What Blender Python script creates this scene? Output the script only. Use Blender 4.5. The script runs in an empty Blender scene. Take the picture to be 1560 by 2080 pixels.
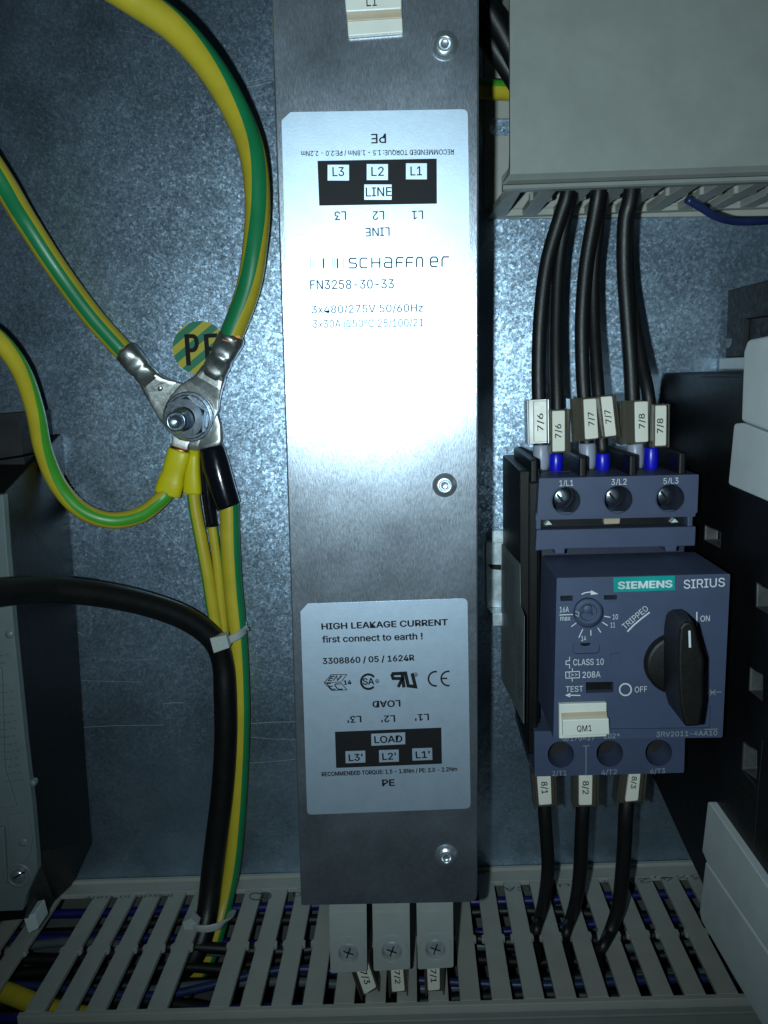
import bpy, bmesh, math, os, random
from mathutils import Vector, Matrix
from mathutils.geometry import tessellate_polygon
random.seed(11)
S = bpy.context.scene
COL = S.collection
MM = 0.001

# ------------------------------------------------------------------ camera
F, CX, CY, VX, VY, DIST, ROLL = 1700., 780., 1040., 835., 755., 300., -.021
_d = Vector((VX-CX, CY-VY, -F)).normalized()          # into the plate, in camera axes
_u = Vector((ROLL, 1, 0)); _u = (_u - _d*_u.dot(_d)).normalized()
_r = _d.cross(_u)
ROT = Matrix((_r, _d, _u))                            # world = ROT @ camera axes
CAM = Vector((0, -DIST, 0))
cam = bpy.data.cameras.new('camera'); camo = bpy.data.objects.new('camera', cam); COL.objects.link(camo)
camo.matrix_world = Matrix.Translation(CAM*MM) @ ROT.to_4x4()
cam.sensor_fit = 'VERTICAL'; cam.sensor_height = 36; cam.lens = 36*F/2080
cam.clip_start = .01; cam.clip_end = 20
S.camera = camo

# ------------------------------------------------------------------ light: dim cabinet and the phone's flash
w = bpy.data.worlds.new('World'); S.world = w; w.use_nodes = True
bg = w.node_tree.nodes['Background']; bg.inputs[0].default_value = (.30, .46, .50, 1); bg.inputs[1].default_value = .014
fl = bpy.data.lights.new('flash', 'SPOT'); fl.energy = 2.1; fl.color = (.72, .94, 1.0)
fl.shadow_soft_size = .0022; fl.spot_size = math.radians(120); fl.spot_blend = 1.0
flo = bpy.data.objects.new('flash', fl); COL.objects.link(flo)
flo.location = Vector((-15, -299, -3))*MM
flo.rotation_euler = (Vector((-6, 0, 21)) - Vector((-15, -299, -3))).to_track_quat('-Z', 'Y').to_euler()
S.view_settings.view_transform = 'Standard'; S.view_settings.look = 'None'
S.view_settings.exposure = 0; S.view_settings.gamma = 1; S.view_settings.use_curve_mapping = False
S.render.engine = 'CYCLES'; S.cycles.max_bounces = 6; S.cycles.use_denoising = True
S.cycles.sample_clamp_indirect = 3

# ------------------------------------------------------------------ pixel -> point helpers (mm)
def ray(p): return ROT @ Vector((p[0]-CX, CY-p[1], -F))
class Plane:
    def __init__(s, p0, n): s.p = Vector(p0); s.n = Vector(n).normalized()
    def hit(s, p, off=0):
        v = ray(p); q = CAM + v*((s.p-CAM).dot(s.n)/v.dot(s.n)); return q + s.n*off
def PD(d): return Plane((0, -d, 0), (0, -1, 0))       # d mm in front of the plate
def PX(x, sgn=-1): return Plane((x, 0, 0), (sgn, 0, 0))
def PZ(z, sgn=1): return Plane((0, 0, z), (0, 0, sgn))
def at(x, y, d): return PD(d).hit((x, y))
def pxmm(p, pl): return (pl.hit((p[0]+1, p[1]))-pl.hit(p)).length   # mm per photo pixel there
def Z(ox, oy, k): return lambda x, y: (ox+x/k, oy+y/k)
ZT = Z(1000, 740, 2.786); ZB = Z(1000, 1080, 2.786); Z5 = Z(580, 1200, 3.714); Z6 = Z(540, 0, 3.12); Z4 = Z(560, 440, 3.545)
Z3 = Z(560, 1700, 2.889); Z2 = Z(1040, 1500, 3.0); ZL = Z(230, 640, 4.588); Z8 = Z(980, 900, 3.15); Z7 = Z(960, 0, 2.6)
ZE = Z(0, 1600, 2.6); ZR = Z(1300, 540, 3.4667)

# ------------------------------------------------------------------ materials
MATS = {}
def new_mat(name):
    m = bpy.data.materials.new(name); m.use_nodes = True; MATS[name] = m
    nt = m.node_tree; return m, nt, nt.nodes['Principled BSDF']
def coord(nt, scale=(1, 1, 1), rot=(0, 0, 0)):
    g = nt.nodes.new('ShaderNodeNewGeometry'); mp = nt.nodes.new('ShaderNodeMapping')
    nt.links.new(g.outputs['Position'], mp.inputs[0]); mp.inputs['Scale'].default_value = [1000*s for s in scale]; mp.inputs['Rotation'].default_value = rot
    return mp.outputs[0]
def noise(nt, vec, scale, detail=3, rough=.55):
    n = nt.nodes.new('ShaderNodeTexNoise'); n.inputs['Scale'].default_value = scale; n.inputs['Detail'].default_value = detail
    n.inputs['Roughness'].default_value = rough
    nt.links.new(vec, n.inputs['Vector']); return n
def ramp(nt, fac, stops):
    r = nt.nodes.new('ShaderNodeValToRGB'); nt.links.new(fac, r.inputs[0])
    e = r.color_ramp.elements
    while len(e) < len(stops): e.new(.5)
    for k, (p, c) in enumerate(stops):
        e[k].position = p; e[k].color = (*c, 1) if len(c) == 3 else c
    return r.outputs[0]
def bump(nt, b, h, strength, dist=.0002):
    n = nt.nodes.new('ShaderNodeBump'); n.inputs['Strength'].default_value = strength; n.inputs['Distance'].default_value = dist
    nt.links.new(h, n.inputs['Height']); nt.links.new(n.outputs[0], b.inputs['Normal']); return n
def tint(c, k): return tuple(min(1, x*k) for x in c)
def plastic(name, c, rough=.45, grain=.25, gscale=4, var=.12, spec=.5, dust=0):
    m, nt, b = new_mat(name)
    v = coord(nt)
    n = noise(nt, v, .12, 5)
    base = ramp(nt, n.outputs[0], [(.3, tint(c, 1-var)), (.7, tint(c, 1+var))])
    if dust:
        n3 = noise(nt, v, .9, 6, .7)
        dm = nt.nodes.new('ShaderNodeMapRange'); nt.links.new(n3.outputs[0], dm.inputs[0])
        dm.inputs[1].default_value = .52; dm.inputs[2].default_value = .8; dm.inputs[4].default_value = dust
        mx = nt.nodes.new('ShaderNodeMix'); mx.data_type = 'RGBA'
        nt.links.new(dm.outputs[0], mx.inputs[0]); nt.links.new(base, mx.inputs[6]); mx.inputs[7].default_value = (.3, .3, .28, 1)
        base = mx.outputs[2]
    nt.links.new(base, b.inputs['Base Color'])
    r = nt.nodes.new('ShaderNodeMapRange'); n2 = noise(nt, v, .5, 4); nt.links.new(n2.outputs[0], r.inputs[0])
    r.inputs[3].default_value = rough-.08; r.inputs[4].default_value = rough+.1
    nt.links.new(r.outputs[0], b.inputs['Roughness'])
    b.inputs['Specular IOR Level'].default_value = spec
    if grain: bump(nt, b, noise(nt, v, gscale, 2).outputs[0], grain, .0001)
    return m
def metal(name, c, rough=.3, var=.15, grain=.15, gscale=2, metallic=1):
    m, nt, b = new_mat(name); v = coord(nt)
    n = noise(nt, v, .35, 5)
    nt.links.new(ramp(nt, n.outputs[0], [(.3, tint(c, 1-var)), (.7, tint(c, 1+var))]), b.inputs['Base Color'])
    b.inputs['Metallic'].default_value = metallic
    r = nt.nodes.new('ShaderNodeMapRange'); n2 = noise(nt, v, .8, 4); nt.links.new(n2.outputs[0], r.inputs[0])
    r.inputs[3].default_value = rough-.08; r.inputs[4].default_value = rough+.12
    nt.links.new(r.outputs[0], b.inputs['Roughness'])
    if grain: bump(nt, b, noise(nt, v, gscale, 3).outputs[0], grain, .0001)
    return m
def zinc(name, c=(.36, .47, .60), k1=.10, k2=.09):
    m, nt, b = new_mat(name); v = coord(nt)
    n = noise(nt, v, .035, 7, .62); n2 = noise(nt, v, .9, 4, .7)
    ad = nt.nodes.new('ShaderNodeMath'); ad.operation = 'MULTIPLY_ADD'; ad.inputs[1].default_value = .35
    nt.links.new(n2.outputs[0], ad.inputs[0]); nt.links.new(n.outputs[0], ad.inputs[2])
    nt.links.new(ramp(nt, ad.outputs[0], [(.48, tint(c, .66)), (.86, tint(c, 1.2))]), b.inputs['Base Color'])
    b.inputs['Metallic'].default_value = .93
    r = nt.nodes.new('ShaderNodeMapRange'); nt.links.new(n2.outputs[0], r.inputs[0])
    r.inputs[3].default_value = .33; r.inputs[4].default_value = .43
    nt.links.new(r.outputs[0], b.inputs['Roughness'])
    g = nt.nodes.new('ShaderNodeNewGeometry'); acc = g.outputs['Normal']      # spangle: every little crystal tilts its own way
    for sc, k in ((2.3, k1), (1.0, k2)):
        vo = nt.nodes.new('ShaderNodeTexVoronoi'); vo.inputs['Scale'].default_value = sc; nt.links.new(v, vo.inputs['Vector'])
        sb = nt.nodes.new('ShaderNodeVectorMath'); sb.operation = 'SUBTRACT'; sb.inputs[1].default_value = (.5, .5, .5)
        nt.links.new(vo.outputs['Color'], sb.inputs[0])
        ma = nt.nodes.new('ShaderNodeVectorMath'); ma.operation = 'MULTIPLY_ADD'; ma.inputs[1].default_value = (k, k, k)
        nt.links.new(sb.outputs[0], ma.inputs[0]); nt.links.new(acc, ma.inputs[2]); acc = ma.outputs[0]
    no = nt.nodes.new('ShaderNodeVectorMath'); no.operation = 'NORMALIZE'; nt.links.new(acc, no.inputs[0])
    nt.links.new(no.outputs[0], b.inputs['Normal'])
    return m
def brushed(name, c=(.50, .555, .645)):
    m, nt, b = new_mat(name)
    v = coord(nt, (5.2, 5.2, .75), (0, math.radians(1.5), 0)); v1 = coord(nt)
    n = noise(nt, v, 1, 4, .6); n2 = noise(nt, v1, .06, 5); n3 = noise(nt, v1, .7, 6, .75)
    ad = nt.nodes.new('ShaderNodeMath'); ad.operation = 'MULTIPLY_ADD'; ad.inputs[1].default_value = .5
    nt.links.new(n3.outputs[0], ad.inputs[0]); nt.links.new(n2.outputs[0], ad.inputs[2])
    nt.links.new(ramp(nt, ad.outputs[0], [(.5, tint(c, .72)), (.95, tint(c, 1.25))]), b.inputs['Base Color'])
    b.inputs['Metallic'].default_value = .91
    r = nt.nodes.new('ShaderNodeMapRange'); nt.links.new(n.outputs[0], r.inputs[0])
    r.inputs[1].default_value = .25; r.inputs[2].default_value = .75; r.inputs[3].default_value = .22; r.inputs[4].default_value = .31
    nt.links.new(r.outputs[0], b.inputs['Roughness'])
    bump(nt, b, n.outputs[0], .22, .00012)
    return m
zinc('zinc'); brushed('brushed')
metal('rail_zinc', (.62, .70, .74), .42, .2, .5, 1.5, .7)
m, nt, b = new_mat('scratch'); b.inputs['Base Color'].default_value = (.45, .52, .58, 1); b.inputs['Metallic'].default_value = .8; b.inputs['Roughness'].default_value = .6
def label_mat(name, c, rough, metallic):
    m, nt, b = new_mat(name); v = coord(nt)
    n = noise(nt, v, .3, 5, .7)
    nt.links.new(ramp(nt, n.outputs[0], [(.3, tint(c, .94)), (.7, tint(c, 1.05))]), b.inputs['Base Color'])
    b.inputs['Metallic'].default_value = metallic; b.inputs['Roughness'].default_value = rough
    bump(nt, b, noise(nt, v, 2.2, 3).outputs[0], .12, .0001)
label_mat('silver_label', (.51, .61, .74), .475, .78)
label_mat('print_black', (.010, .010, .012), .58, 0); MATS['print_black'].node_tree.nodes['Principled BSDF'].inputs['Specular IOR Level'].default_value = .16
plastic('side_label', (.20, .22, .23), .5)
plastic('print_white', (.62, .65, .68), .5, 0)
plastic('print_grey', (.30, .33, .36), .5, 0)
plastic('print_dim', (.10, .115, .115), .6, 0)
plastic('yellow', (.52, .41, .03), .36, .06, 1.2, .08)
plastic('green', (.012, .21, .075), .36, .06, 1.2, .08)
plastic('lime', (.06, .33, .03), .36, .06, 1.2, .08)
plastic('vinyl_yellow', (.66, .56, .01), .38, .25, .7, .06)
plastic('heatshrink', (.006, .006, .010), .16, .12, .5, .1)
plastic('black_jacket', (.004, .004, .0042), .42, .5, 1.5, .25)
plastic('black_wire', (.0045, .0045, .005), .46, .45, 2.2, .25)
plastic('blue_wire', (.014, .026, .095), .4, .2, 2)
plastic('deep_blue', (.006, .010, .11), .4, .2, 2)
plastic('slate_wire', (.09, .11, .12), .45, .2, 2)
plastic('ferrule_grey', (.32, .34, .42), .35, .1)
plastic('ferrule_blue', (.006, .008, .50), .3, .1)
plastic('tag_white', (.74, .71, .62), .4, .1, 3, .04)
plastic('holder_white', (.66, .66, .60), .38, .1, 3, .05)
plastic('holder_tan', (.44, .35, .25), .4, .1, 3, .1)
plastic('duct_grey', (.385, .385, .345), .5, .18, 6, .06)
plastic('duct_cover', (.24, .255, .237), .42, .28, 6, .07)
plastic('duct_shaded', (.10, .105, .10), .6, .2)  # darker copy of the duct plastic, interior shade put into the colour
plastic('slate_blue', (.055, .071, .130), .47, .5, 7, .07, .4, .015)
plastic('slate_dark', (.026, .030, .052), .5, .5, 7, .08, .4)
plastic('knob_black', (.005, .005, .005), .45, .7, 4, .2, .4, .008)
plastic('case_black', (.0035, .0035, .0038), .45, .6, 3, .3, .28, .006)
plastic('case_dark', (.026, .025, .026), .6, .5, 3, .25, .15)
plastic('case_edge', (.06, .06, .06), .5, .4, 2, .6)
plastic('panel_grey', (.58, .62, .63), .45, .5, 6, .05)
plastic('unit_grey', (.135, .165, .17), .38, .35, 4, .06)
plastic('terminal_grey', (.33, .35, .34), .42, .3, 5, .05)
plastic('teal', (.0, .29, .27), .4, .05)
plastic('tie_nylon', (.42, .45, .44), .35, .15, 3, .06)
metal('steel', (.60, .65, .70), .28, .15, .15, 2, .88); metal('screw_zinc', (.66, .70, .74), .34, .15, .2, 2, .7); metal('bright_zinc', (.48, .55, .64), .30, .15, .3, 1.2)
metal('tin', (.42, .43, .42), .33, .25, .35, 1.0, .9); metal('dark_steel', (.16, .18, .20), .35)
metal('copper', (.55, .22, .09), .4); metal('pale_tin', (.72, .72, .68), .5, .1, .5, 4)
m, nt, b = new_mat('clear_carrier'); b.inputs['Base Color'].default_value = (.19, .165, .125, 1); b.inputs['Transmission Weight'].default_value = .7
b.inputs['Roughness'].default_value = .22; b.inputs['IOR'].default_value = 1.35
m, nt, b = new_mat('striped_sticker')
g = nt.nodes.new('ShaderNodeNewGeometry'); dt = nt.nodes.new('ShaderNodeVectorMath'); dt.operation = 'DOT_PRODUCT'
dt.inputs[1].default_value = (-.60*1000/5.15, 0, .80*1000/5.15); nt.links.new(g.outputs['Position'], dt.inputs[0])
fr = nt.nodes.new('ShaderNodeMath'); fr.operation = 'FRACT'; nt.links.new(dt.outputs['Value'], fr.inputs[0])
gt = nt.nodes.new('ShaderNodeMath'); gt.operation = 'GREATER_THAN'; gt.inputs[1].default_value = .5; nt.links.new(fr.outputs[0], gt.inputs[0])
nt.links.new(ramp(nt, gt.outputs[0], [(.4, (.50, .41, .03)), (.6, (.014, .19, .10))]), b.inputs['Base Color']); b.inputs['Roughness'].default_value = .45

# ------------------------------------------------------------------ mesh builder
ORG = {}
class MB:
    def __init__(s): s.v = []; s.f = []; s.m = []; s.sm = []
    def add(s, vs, fs, mat=0, smooth=False):
        o = len(s.v); s.v += [Vector(x) for x in vs]
        for k, f in enumerate(fs):
            s.f.append([o+i for i in f]); s.m.append(mat if isinstance(mat, int) else mat[k]); s.sm.append(smooth)
        return s
    def build(s, name, mats, parent=None, bevel=0, segs=2):
        me = bpy.data.meshes.new(name)
        o = bpy.data.objects.new(name, me); COL.objects.link(o)
        if parent is not None:
            org = ORG[parent]; o.parent = parent
        else:
            xs = [v.x for v in s.v]; ys = [v.y for v in s.v]; zs = [v.z for v in s.v]
            org = Vector(((min(xs)+max(xs))/2, max(ys), (min(zs)+max(zs))/2)); o.location = org*MM
        ORG[o] = org
        me.from_pydata([(v-org)*MM for v in s.v], [], s.f)
        if isinstance(mats, str): mats = [mats]
        for k in mats: me.materials.append(MATS[k])
        me.polygons.foreach_set('material_index', s.m); me.polygons.foreach_set('use_smooth', s.sm)
        me.update()
        if name != 'printed_text':
            bm = bmesh.new(); bm.from_mesh(me); bmesh.ops.remove_doubles(bm, verts=bm.verts, dist=1e-7); bmesh.ops.recalc_face_normals(bm, faces=bm.faces); bm.to_mesh(me); bm.free()
        if bevel:
            b = o.modifiers.new('bevel', 'BEVEL'); b.width = bevel*MM; b.segments = segs; b.limit_method = 'ANGLE'; b.angle_limit = math.radians(35)
        return o
def tag(o, label, cat=None, group=None, kind=None):
    if label: o['label'] = label
    if cat: o['category'] = cat
    if group: o['group'] = group
    if kind: o['kind'] = kind
    return o
def thing(name, loc, label, cat, group=None):
    o = bpy.data.objects.new(name, None); COL.objects.link(o); o.location = Vector(loc)*MM; o.empty_display_size = .005
    ORG[o] = Vector(loc); return tag(o, label, cat, group)

def prism(mb, outer, depth, axis=(0, 1, 0), holes=(), mat=0, back=True, side_mat=None):
    """outer: 3D front outline; extruded `depth` mm along axis; holes: (outline, hole depth or None for through, floor mat)"""
    ax = Vector(axis); outer = [Vector(p) for p in outer]
    loops = [outer] + [[Vector(p) for p in h[0]] for h in holes]
    flat = [p for l in loops for p in l]
    sm = mat if side_mat is None else side_mat
    if len(loops) == 1: mb.add(flat, [list(range(len(flat)))], mat)
    else: mb.add(flat, [list(t) for t in tessellate_polygon(loops)], mat)
    n = len(outer); bk = [p+ax*depth for p in outer]
    mb.add(outer+bk, [[i, (i+1) % n, n+(i+1) % n, n+i] for i in range(n)], sm)
    thru = [l for l, h in zip(loops[1:], holes) if h[1] is None]
    if back:
        if thru:
            ls = [bk]+[[p+ax*depth for p in l] for l in thru]
            mb.add([p for l in ls for p in l], [list(t) for t in tessellate_polygon(ls)], mat)
        else: mb.add(bk, [list(range(n))], mat)
    for l, h in zip(loops[1:], holes):
        dd = depth if h[1] is None else h[1]; k = len(l); q = [p+ax*dd for p in l]
        mb.add(l+q, [[i, (i+1) % k, k+(i+1) % k, k+i] for i in range(k)], h[3] if len(h) > 3 else sm)
        if h[1] is not None: mb.add(q, [list(range(k))], h[2])
    return mb
def box(mb, a, b, mat=0):
    x0, y0, z0 = a; x1, y1, z1 = b
    v = [(x, y, z) for z in (z0, z1) for y in (y0, y1) for x in (x0, x1)]
    return mb.add(v, [[0, 1, 3, 2], [4, 6, 7, 5], [0, 4, 5, 1], [2, 3, 7, 6], [0, 2, 6, 4], [1, 5, 7, 3]], mat)
def pp(pl, pts, off=0): return [pl.hit(p, off) for p in pts]
def flat(mb, pl, pts, off, mat=0): return mb.add(pp(pl, pts, off), [list(range(len(pts)))], mat)
def circ(c, r, n=28, a0=0, ry=None): return [(c[0]+r*math.cos(a0+2*math.pi*k/n), c[1]+(ry or r)*math.sin(a0+2*math.pi*k/n)) for k in range(n)]
def rect(x0, y0, x1, y1): return [(x0, y0), (x1, y0), (x1, y1), (x0, y1)]
def zz(f, pts): return [f(*p) for p in pts]
def rounded(pts, r, n=4):
    out = []; N = len(pts)
    for i, p in enumerate(pts):
        rr = r[i] if isinstance(r, (list, tuple)) else r
        p = Vector(p); a = Vector(pts[i-1])-p; b = Vector(pts[(i+1) % N])-p
        if rr <= 0: out.append(tuple(p)); continue
        a = p+a.normalized()*min(rr, a.length/2); b = p+b.normalized()*min(rr, b.length/2)
        for k in range(n+1):
            t = k/n; q = a*(1-t)**2+p*2*t*(1-t)+b*t*t; out.append(tuple(q))
    return out
def stroke(mb, pl, pts, wpx, off, mat=0, closed=False):
    P = [Vector(p) for p in pts]; n = len(P); L = []; R = []
    for i in range(n):
        a = P[i-1] if (i or closed) else P[i]; b = P[(i+1) % n] if (i < n-1 or closed) else P[i]
        t1 = (P[i]-a); t2 = (b-P[i])
        t1 = t1.normalized() if t1.length > 1e-6 else t2.normalized(); t2 = t2.normalized() if t2.length > 1e-6 else t1
        t = (t1+t2); t = t.normalized() if t.length > 1e-3 else t1
        nn = Vector((-t.y, t.x)); k = 1/max(.5, abs(nn.dot(Vector((-t1.y, t1.x)))))
        L.append(P[i]+nn*wpx/2*k); R.append(P[i]-nn*wpx/2*k)
    vs = pp(pl, L+R, off); m = n if closed else n-1
    return mb.add(vs, [[i, (i+1) % n, n+(i+1) % n, n+i] for i in range(m)], mat)
def arc(c, r, a0, a1, n=14, ry=None):
    return [(c[0]+r*math.cos(math.radians(a0+(a1-a0)*k/n)), c[1]+(ry or r)*math.sin(math.radians(a0+(a1-a0)*k/n))) for k in range(n+1)]
try: FONT = bpy.data.fonts.load(os.path.join(bpy.utils.system_resource('DATAFILES', path='fonts'), 'Inter.woff2'))   # ships with Blender
except Exception: FONT = None
_tc = {}
def glyphs(s, bold):
    k = (s, bold)
    if k not in _tc:
        cu = bpy.data.curves.new('tmp', 'FONT'); cu.body = s; cu.size = 1; cu.offset = bold; cu.resolution_u = 3
        if FONT: cu.font = FONT
        o = bpy.data.objects.new('tmp', cu); COL.objects.link(o)
        dg = bpy.context.evaluated_depsgraph_get(); me = bpy.data.meshes.new_from_object(o.evaluated_get(dg))
        par = list(range(len(me.vertices)))
        def root(i):
            while par[i] != i: i = par[i]
            return i
        for p in me.polygons:
            for q in p.vertices: par[root(q)] = root(p.vertices[0])
        ids = {}
        vs = [v.co.copy() for v in me.vertices]
        for i, v in enumerate(vs): v.z = .012*(ids.setdefault(root(i), len(ids)) % 3)      # mm above the sheet
        _tc[k] = (vs, [list(p.vertices) for p in me.polygons])
        bpy.data.objects.remove(o); bpy.data.curves.remove(cu); bpy.data.meshes.remove(me)
    return _tc[k]
CAP = max(v.y for v in glyphs('H', 0)[0])
def text(mb, pl, s, bl, br, hpx, off=.12, mat=0, bold=0):
    vs, fs = glyphs(s, 0)
    x0 = min(v.x for v in vs); x1 = max(v.x for v in vs)
    a = pl.hit(bl, off); e = pl.hit(br, off)-a
    ex = e/(x1-x0); h = hpx*pxmm(bl, pl)
    up = pl.n.cross(e.normalized())*(h/CAP)
    sh = [(0, 0)] if not bold else [(-bold, 0), (bold, 0), (0, bold*.7), (0, -bold*.7)]      # heavier strokes: the same glyphs a hair apart
    for k, (dx, dy) in enumerate(sh): mb.add([a+ex*(v.x-x0+dx)+up*(v.y+dy)+pl.n*(v.z+.036*k) for v in vs], fs, mat)
    return mb
def catmull(P, n):
    out = []; N = len(P)
    for i in range(N-1):
        p0 = P[i-1] if i else P[0]*2-P[1]; p1 = P[i]; p2 = P[i+1]; p3 = P[i+2] if i+2 < N else P[-1]*2-P[-2]
        for k in range(n):
            t = k/n
            out.append(.5*((2*p1)+(p2-p0)*t+(2*p0-5*p1+4*p2-p3)*t*t+(3*p1-p0-3*p2+p3)*t**3))
    out.append(P[-1].copy()); return out
def lerpl(L, t):
    i = min(int(t), len(L)-2) if len(L) > 1 else 0
    return L[0] if len(L) == 1 else L[i]+(L[i+1]-L[i])*(t-i)
def tube(mb, pts, r, seg=22, n=7, mat=0, stripe=None, caps=True, flat_=1, twist=(0, 0), jitter=0):
    """stripe: (half-angle deg, stripe mat); twist: stripe centre angle at start and end (deg from viewer, + to the right of travel)"""
    P = catmull([Vector(p) for p in pts], n); M = len(P)
    r = r if isinstance(r, (list, tuple)) else [r]
    T = [(P[min(i+1, M-1)]-P[max(i-1, 0)]).normalized() for i in range(M)]
    N = Vector((0, -1, 0)); N = N-T[0]*N.dot(T[0])
    if N.length < .1: N = Vector((0, 0, 1))-T[0]*T[0].z
    N.normalize(); vs = []; half = stripe[0] if stripe else 40
    if stripe:
        k1 = max(4, int(seg*half/180)); ang = [-half+2*half*k/k1 for k in range(k1)]+[half+(360-2*half)*k/(seg-k1) for k in range(seg-k1)]
    else: k1 = 0; ang = [360*k/seg for k in range(seg)]
    for i in range(M):
        N0 = Vector((0, -1, 0)); N0 = N0-T[i]*N0.dot(T[i])
        if stripe and N0.length > .25: N = N0.normalized()
        N = (N-T[i]*N.dot(T[i])).normalized(); B = T[i].cross(N)
        rr = lerpl(r, i/(M-1)*(len(r)-1)) if len(r) > 1 else r[0]
        tw = twist[0]+(twist[1]-twist[0])*i/(M-1)
        for a in ang:
            q = math.radians(a+tw); vs.append(P[i]+N*(math.cos(q)*rr*flat_)+B*(math.sin(q)*rr))
    fs = []; ms = []
    for i in range(M-1):
        for k in range(seg):
            k2 = (k+1) % seg; fs.append([i*seg+k, i*seg+k2, (i+1)*seg+k2, (i+1)*seg+k]); ms.append(stripe[1] if stripe and k < k1 else mat)
    mb.add(vs, fs, ms, True)
    if caps:
        mb.add(vs[:seg], [list(range(seg))[::-1]], mat); mb.add(vs[-seg:], [list(range(seg))], mat)
    return mb
def loft(mb, secs, n=24, mat=0, smooth=True, expo=2.0, caps=True):
    """secs: (centre, width, height[, exponent]); width axis across the path as the viewer sees it"""
    C = [Vector(s[0]) for s in secs]; M = len(C); vs = []
    for i, s in enumerate(secs):
        T = (C[min(i+1, M-1)]-C[max(i-1, 0)]).normalized(); N = Vector((0, -1, 0)); N = (N-T*N.dot(T)).normalized(); B = T.cross(N)
        e = s[3] if len(s) > 3 else expo
        for k in range(n):
            a = 2*math.pi*k/n; c, q = math.cos(a), math.sin(a)
            vs.append(C[i]+B*(s[1]/2*math.copysign(abs(c)**(2/e), c))+N*(s[2]/2*math.copysign(abs(q)**(2/e), q)))
    mb.add(vs, [[i*n+k, i*n+(k+1) % n, (i+1)*n+(k+1) % n, (i+1)*n+k] for i in range(M-1) for k in range(n)], mat, smooth)
    if caps: mb.add(vs[:n], [list(range(n))[::-1]], mat); mb.add(vs[-n:], [list(range(n))], mat)
    return mb
def lathe(mb, c, prof, n=32, mat=0, smooth=True, mats=None, ax=(0, -1, 0)):
    """profile (r, height along ax) round centre c"""
    c = Vector(c); ax = Vector(ax); e1 = Vector((1, 0, 0)) if abs(ax.x) < .9 else Vector((0, 0, 1)); e1 = (e1-ax*e1.dot(ax)).normalized(); e2 = ax.cross(e1)
    vs = [c+ax*h+(e1*math.cos(2*math.pi*k/n)+e2*math.sin(2*math.pi*k/n))*max(r, 1e-3) for r, h in prof for k in range(n)]
    M = len(prof)
    return mb.add(vs, [[i*n+k, i*n+(k+1) % n, (i+1)*n+(k+1) % n, (i+1)*n+k] for i in range(M-1) for k in range(n)],
                  mat if mats is None else [mats[i] for i in range(M-1) for k in range(n)], smooth)
def hexpts(c, r, a0): return [(c[0]+r*math.cos(a0+k*math.pi/3), c[1]+r*math.sin(a0+k*math.pi/3)) for k in range(6)]

# ================================================================== setting: galvanised mounting plate
mb = MB()
box(mb, (-330, 0, -330), (330, 3, 330), 0)
p0 = PD(0)
for a, b, wd in (((497, 168), (552, 155), 1.6), ((500, 178), (553, 166), 2.2), ((505, 172), (550, 160), 1), ((497, 206), (554, 186), 1.6), ((505, 200), (552, 183), 1),
              ((312, 1062), (385, 1128), 1.6), ((243, 1107), (260, 1127), 1.2), ((505, 1275), (585, 1300), 1.5), ((504, 1353), (600, 1380), 1.4), ((150, 1382), (290, 1385), 1.1),
              ((155, 1478), (330, 1473), 1.6), ((330, 1430), (375, 1428), 2.2), ((505, 1470), (600, 1466), 2.0), ((155, 1282), (175, 1292), 1.8), ((505, 1497), (600, 1502), 1.4),
              ((60, 380), (70, 345), .8), ((395, 243), (455, 222), 1.1), ((180, 1160), (240, 1200), .8), ((200, 1340), (320, 1338), .9), ((505, 1550), (600, 1542), 1.6),
              ((120, 1090), (205, 1135), .9), ((985, 1318), (1025, 1321), 1), ((240, 60), (330, 80), .8), ((30, 150), (45, 165), 1), ((180, 260), (195, 245), .8)):
    m_ = ((a[0]+b[0])/2+random.uniform(-2, 2), (a[1]+b[1])/2+random.uniform(-2, 2))
    stroke(mb, p0, [a, m_, b], wd*.5, .03, 1)
tag(mb.build('mounting_plate', ['zinc', 'scratch']), 'spangled galvanised steel mounting plate behind all the components', None, None, 'structure')

# ================================================================== line filter
TA, TB = at(760, 0, 89.5), at(790, 1836, 80.5)
_n = Vector((0, -1, (89.5-80.5)/abs(TA.z-TB.z)*-1)); FP = Plane(TA, (.016, -1, _n.z))       # the face leans a little towards the top
flt = thing('line_filter', (-9, 0, -145), 'tall narrow brushed metal mains filter with two silver labels in the middle', 'power filter')
mb = MB()
out = pp(FP, rounded([(545, -170), (973, -170), (969.5, 1833), (611.5, 1840)], [0, 0, 16, 4]))
prism(mb, out, 84)
hs = mb.build('housing', 'brushed', flt, 1.7, 4)
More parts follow.
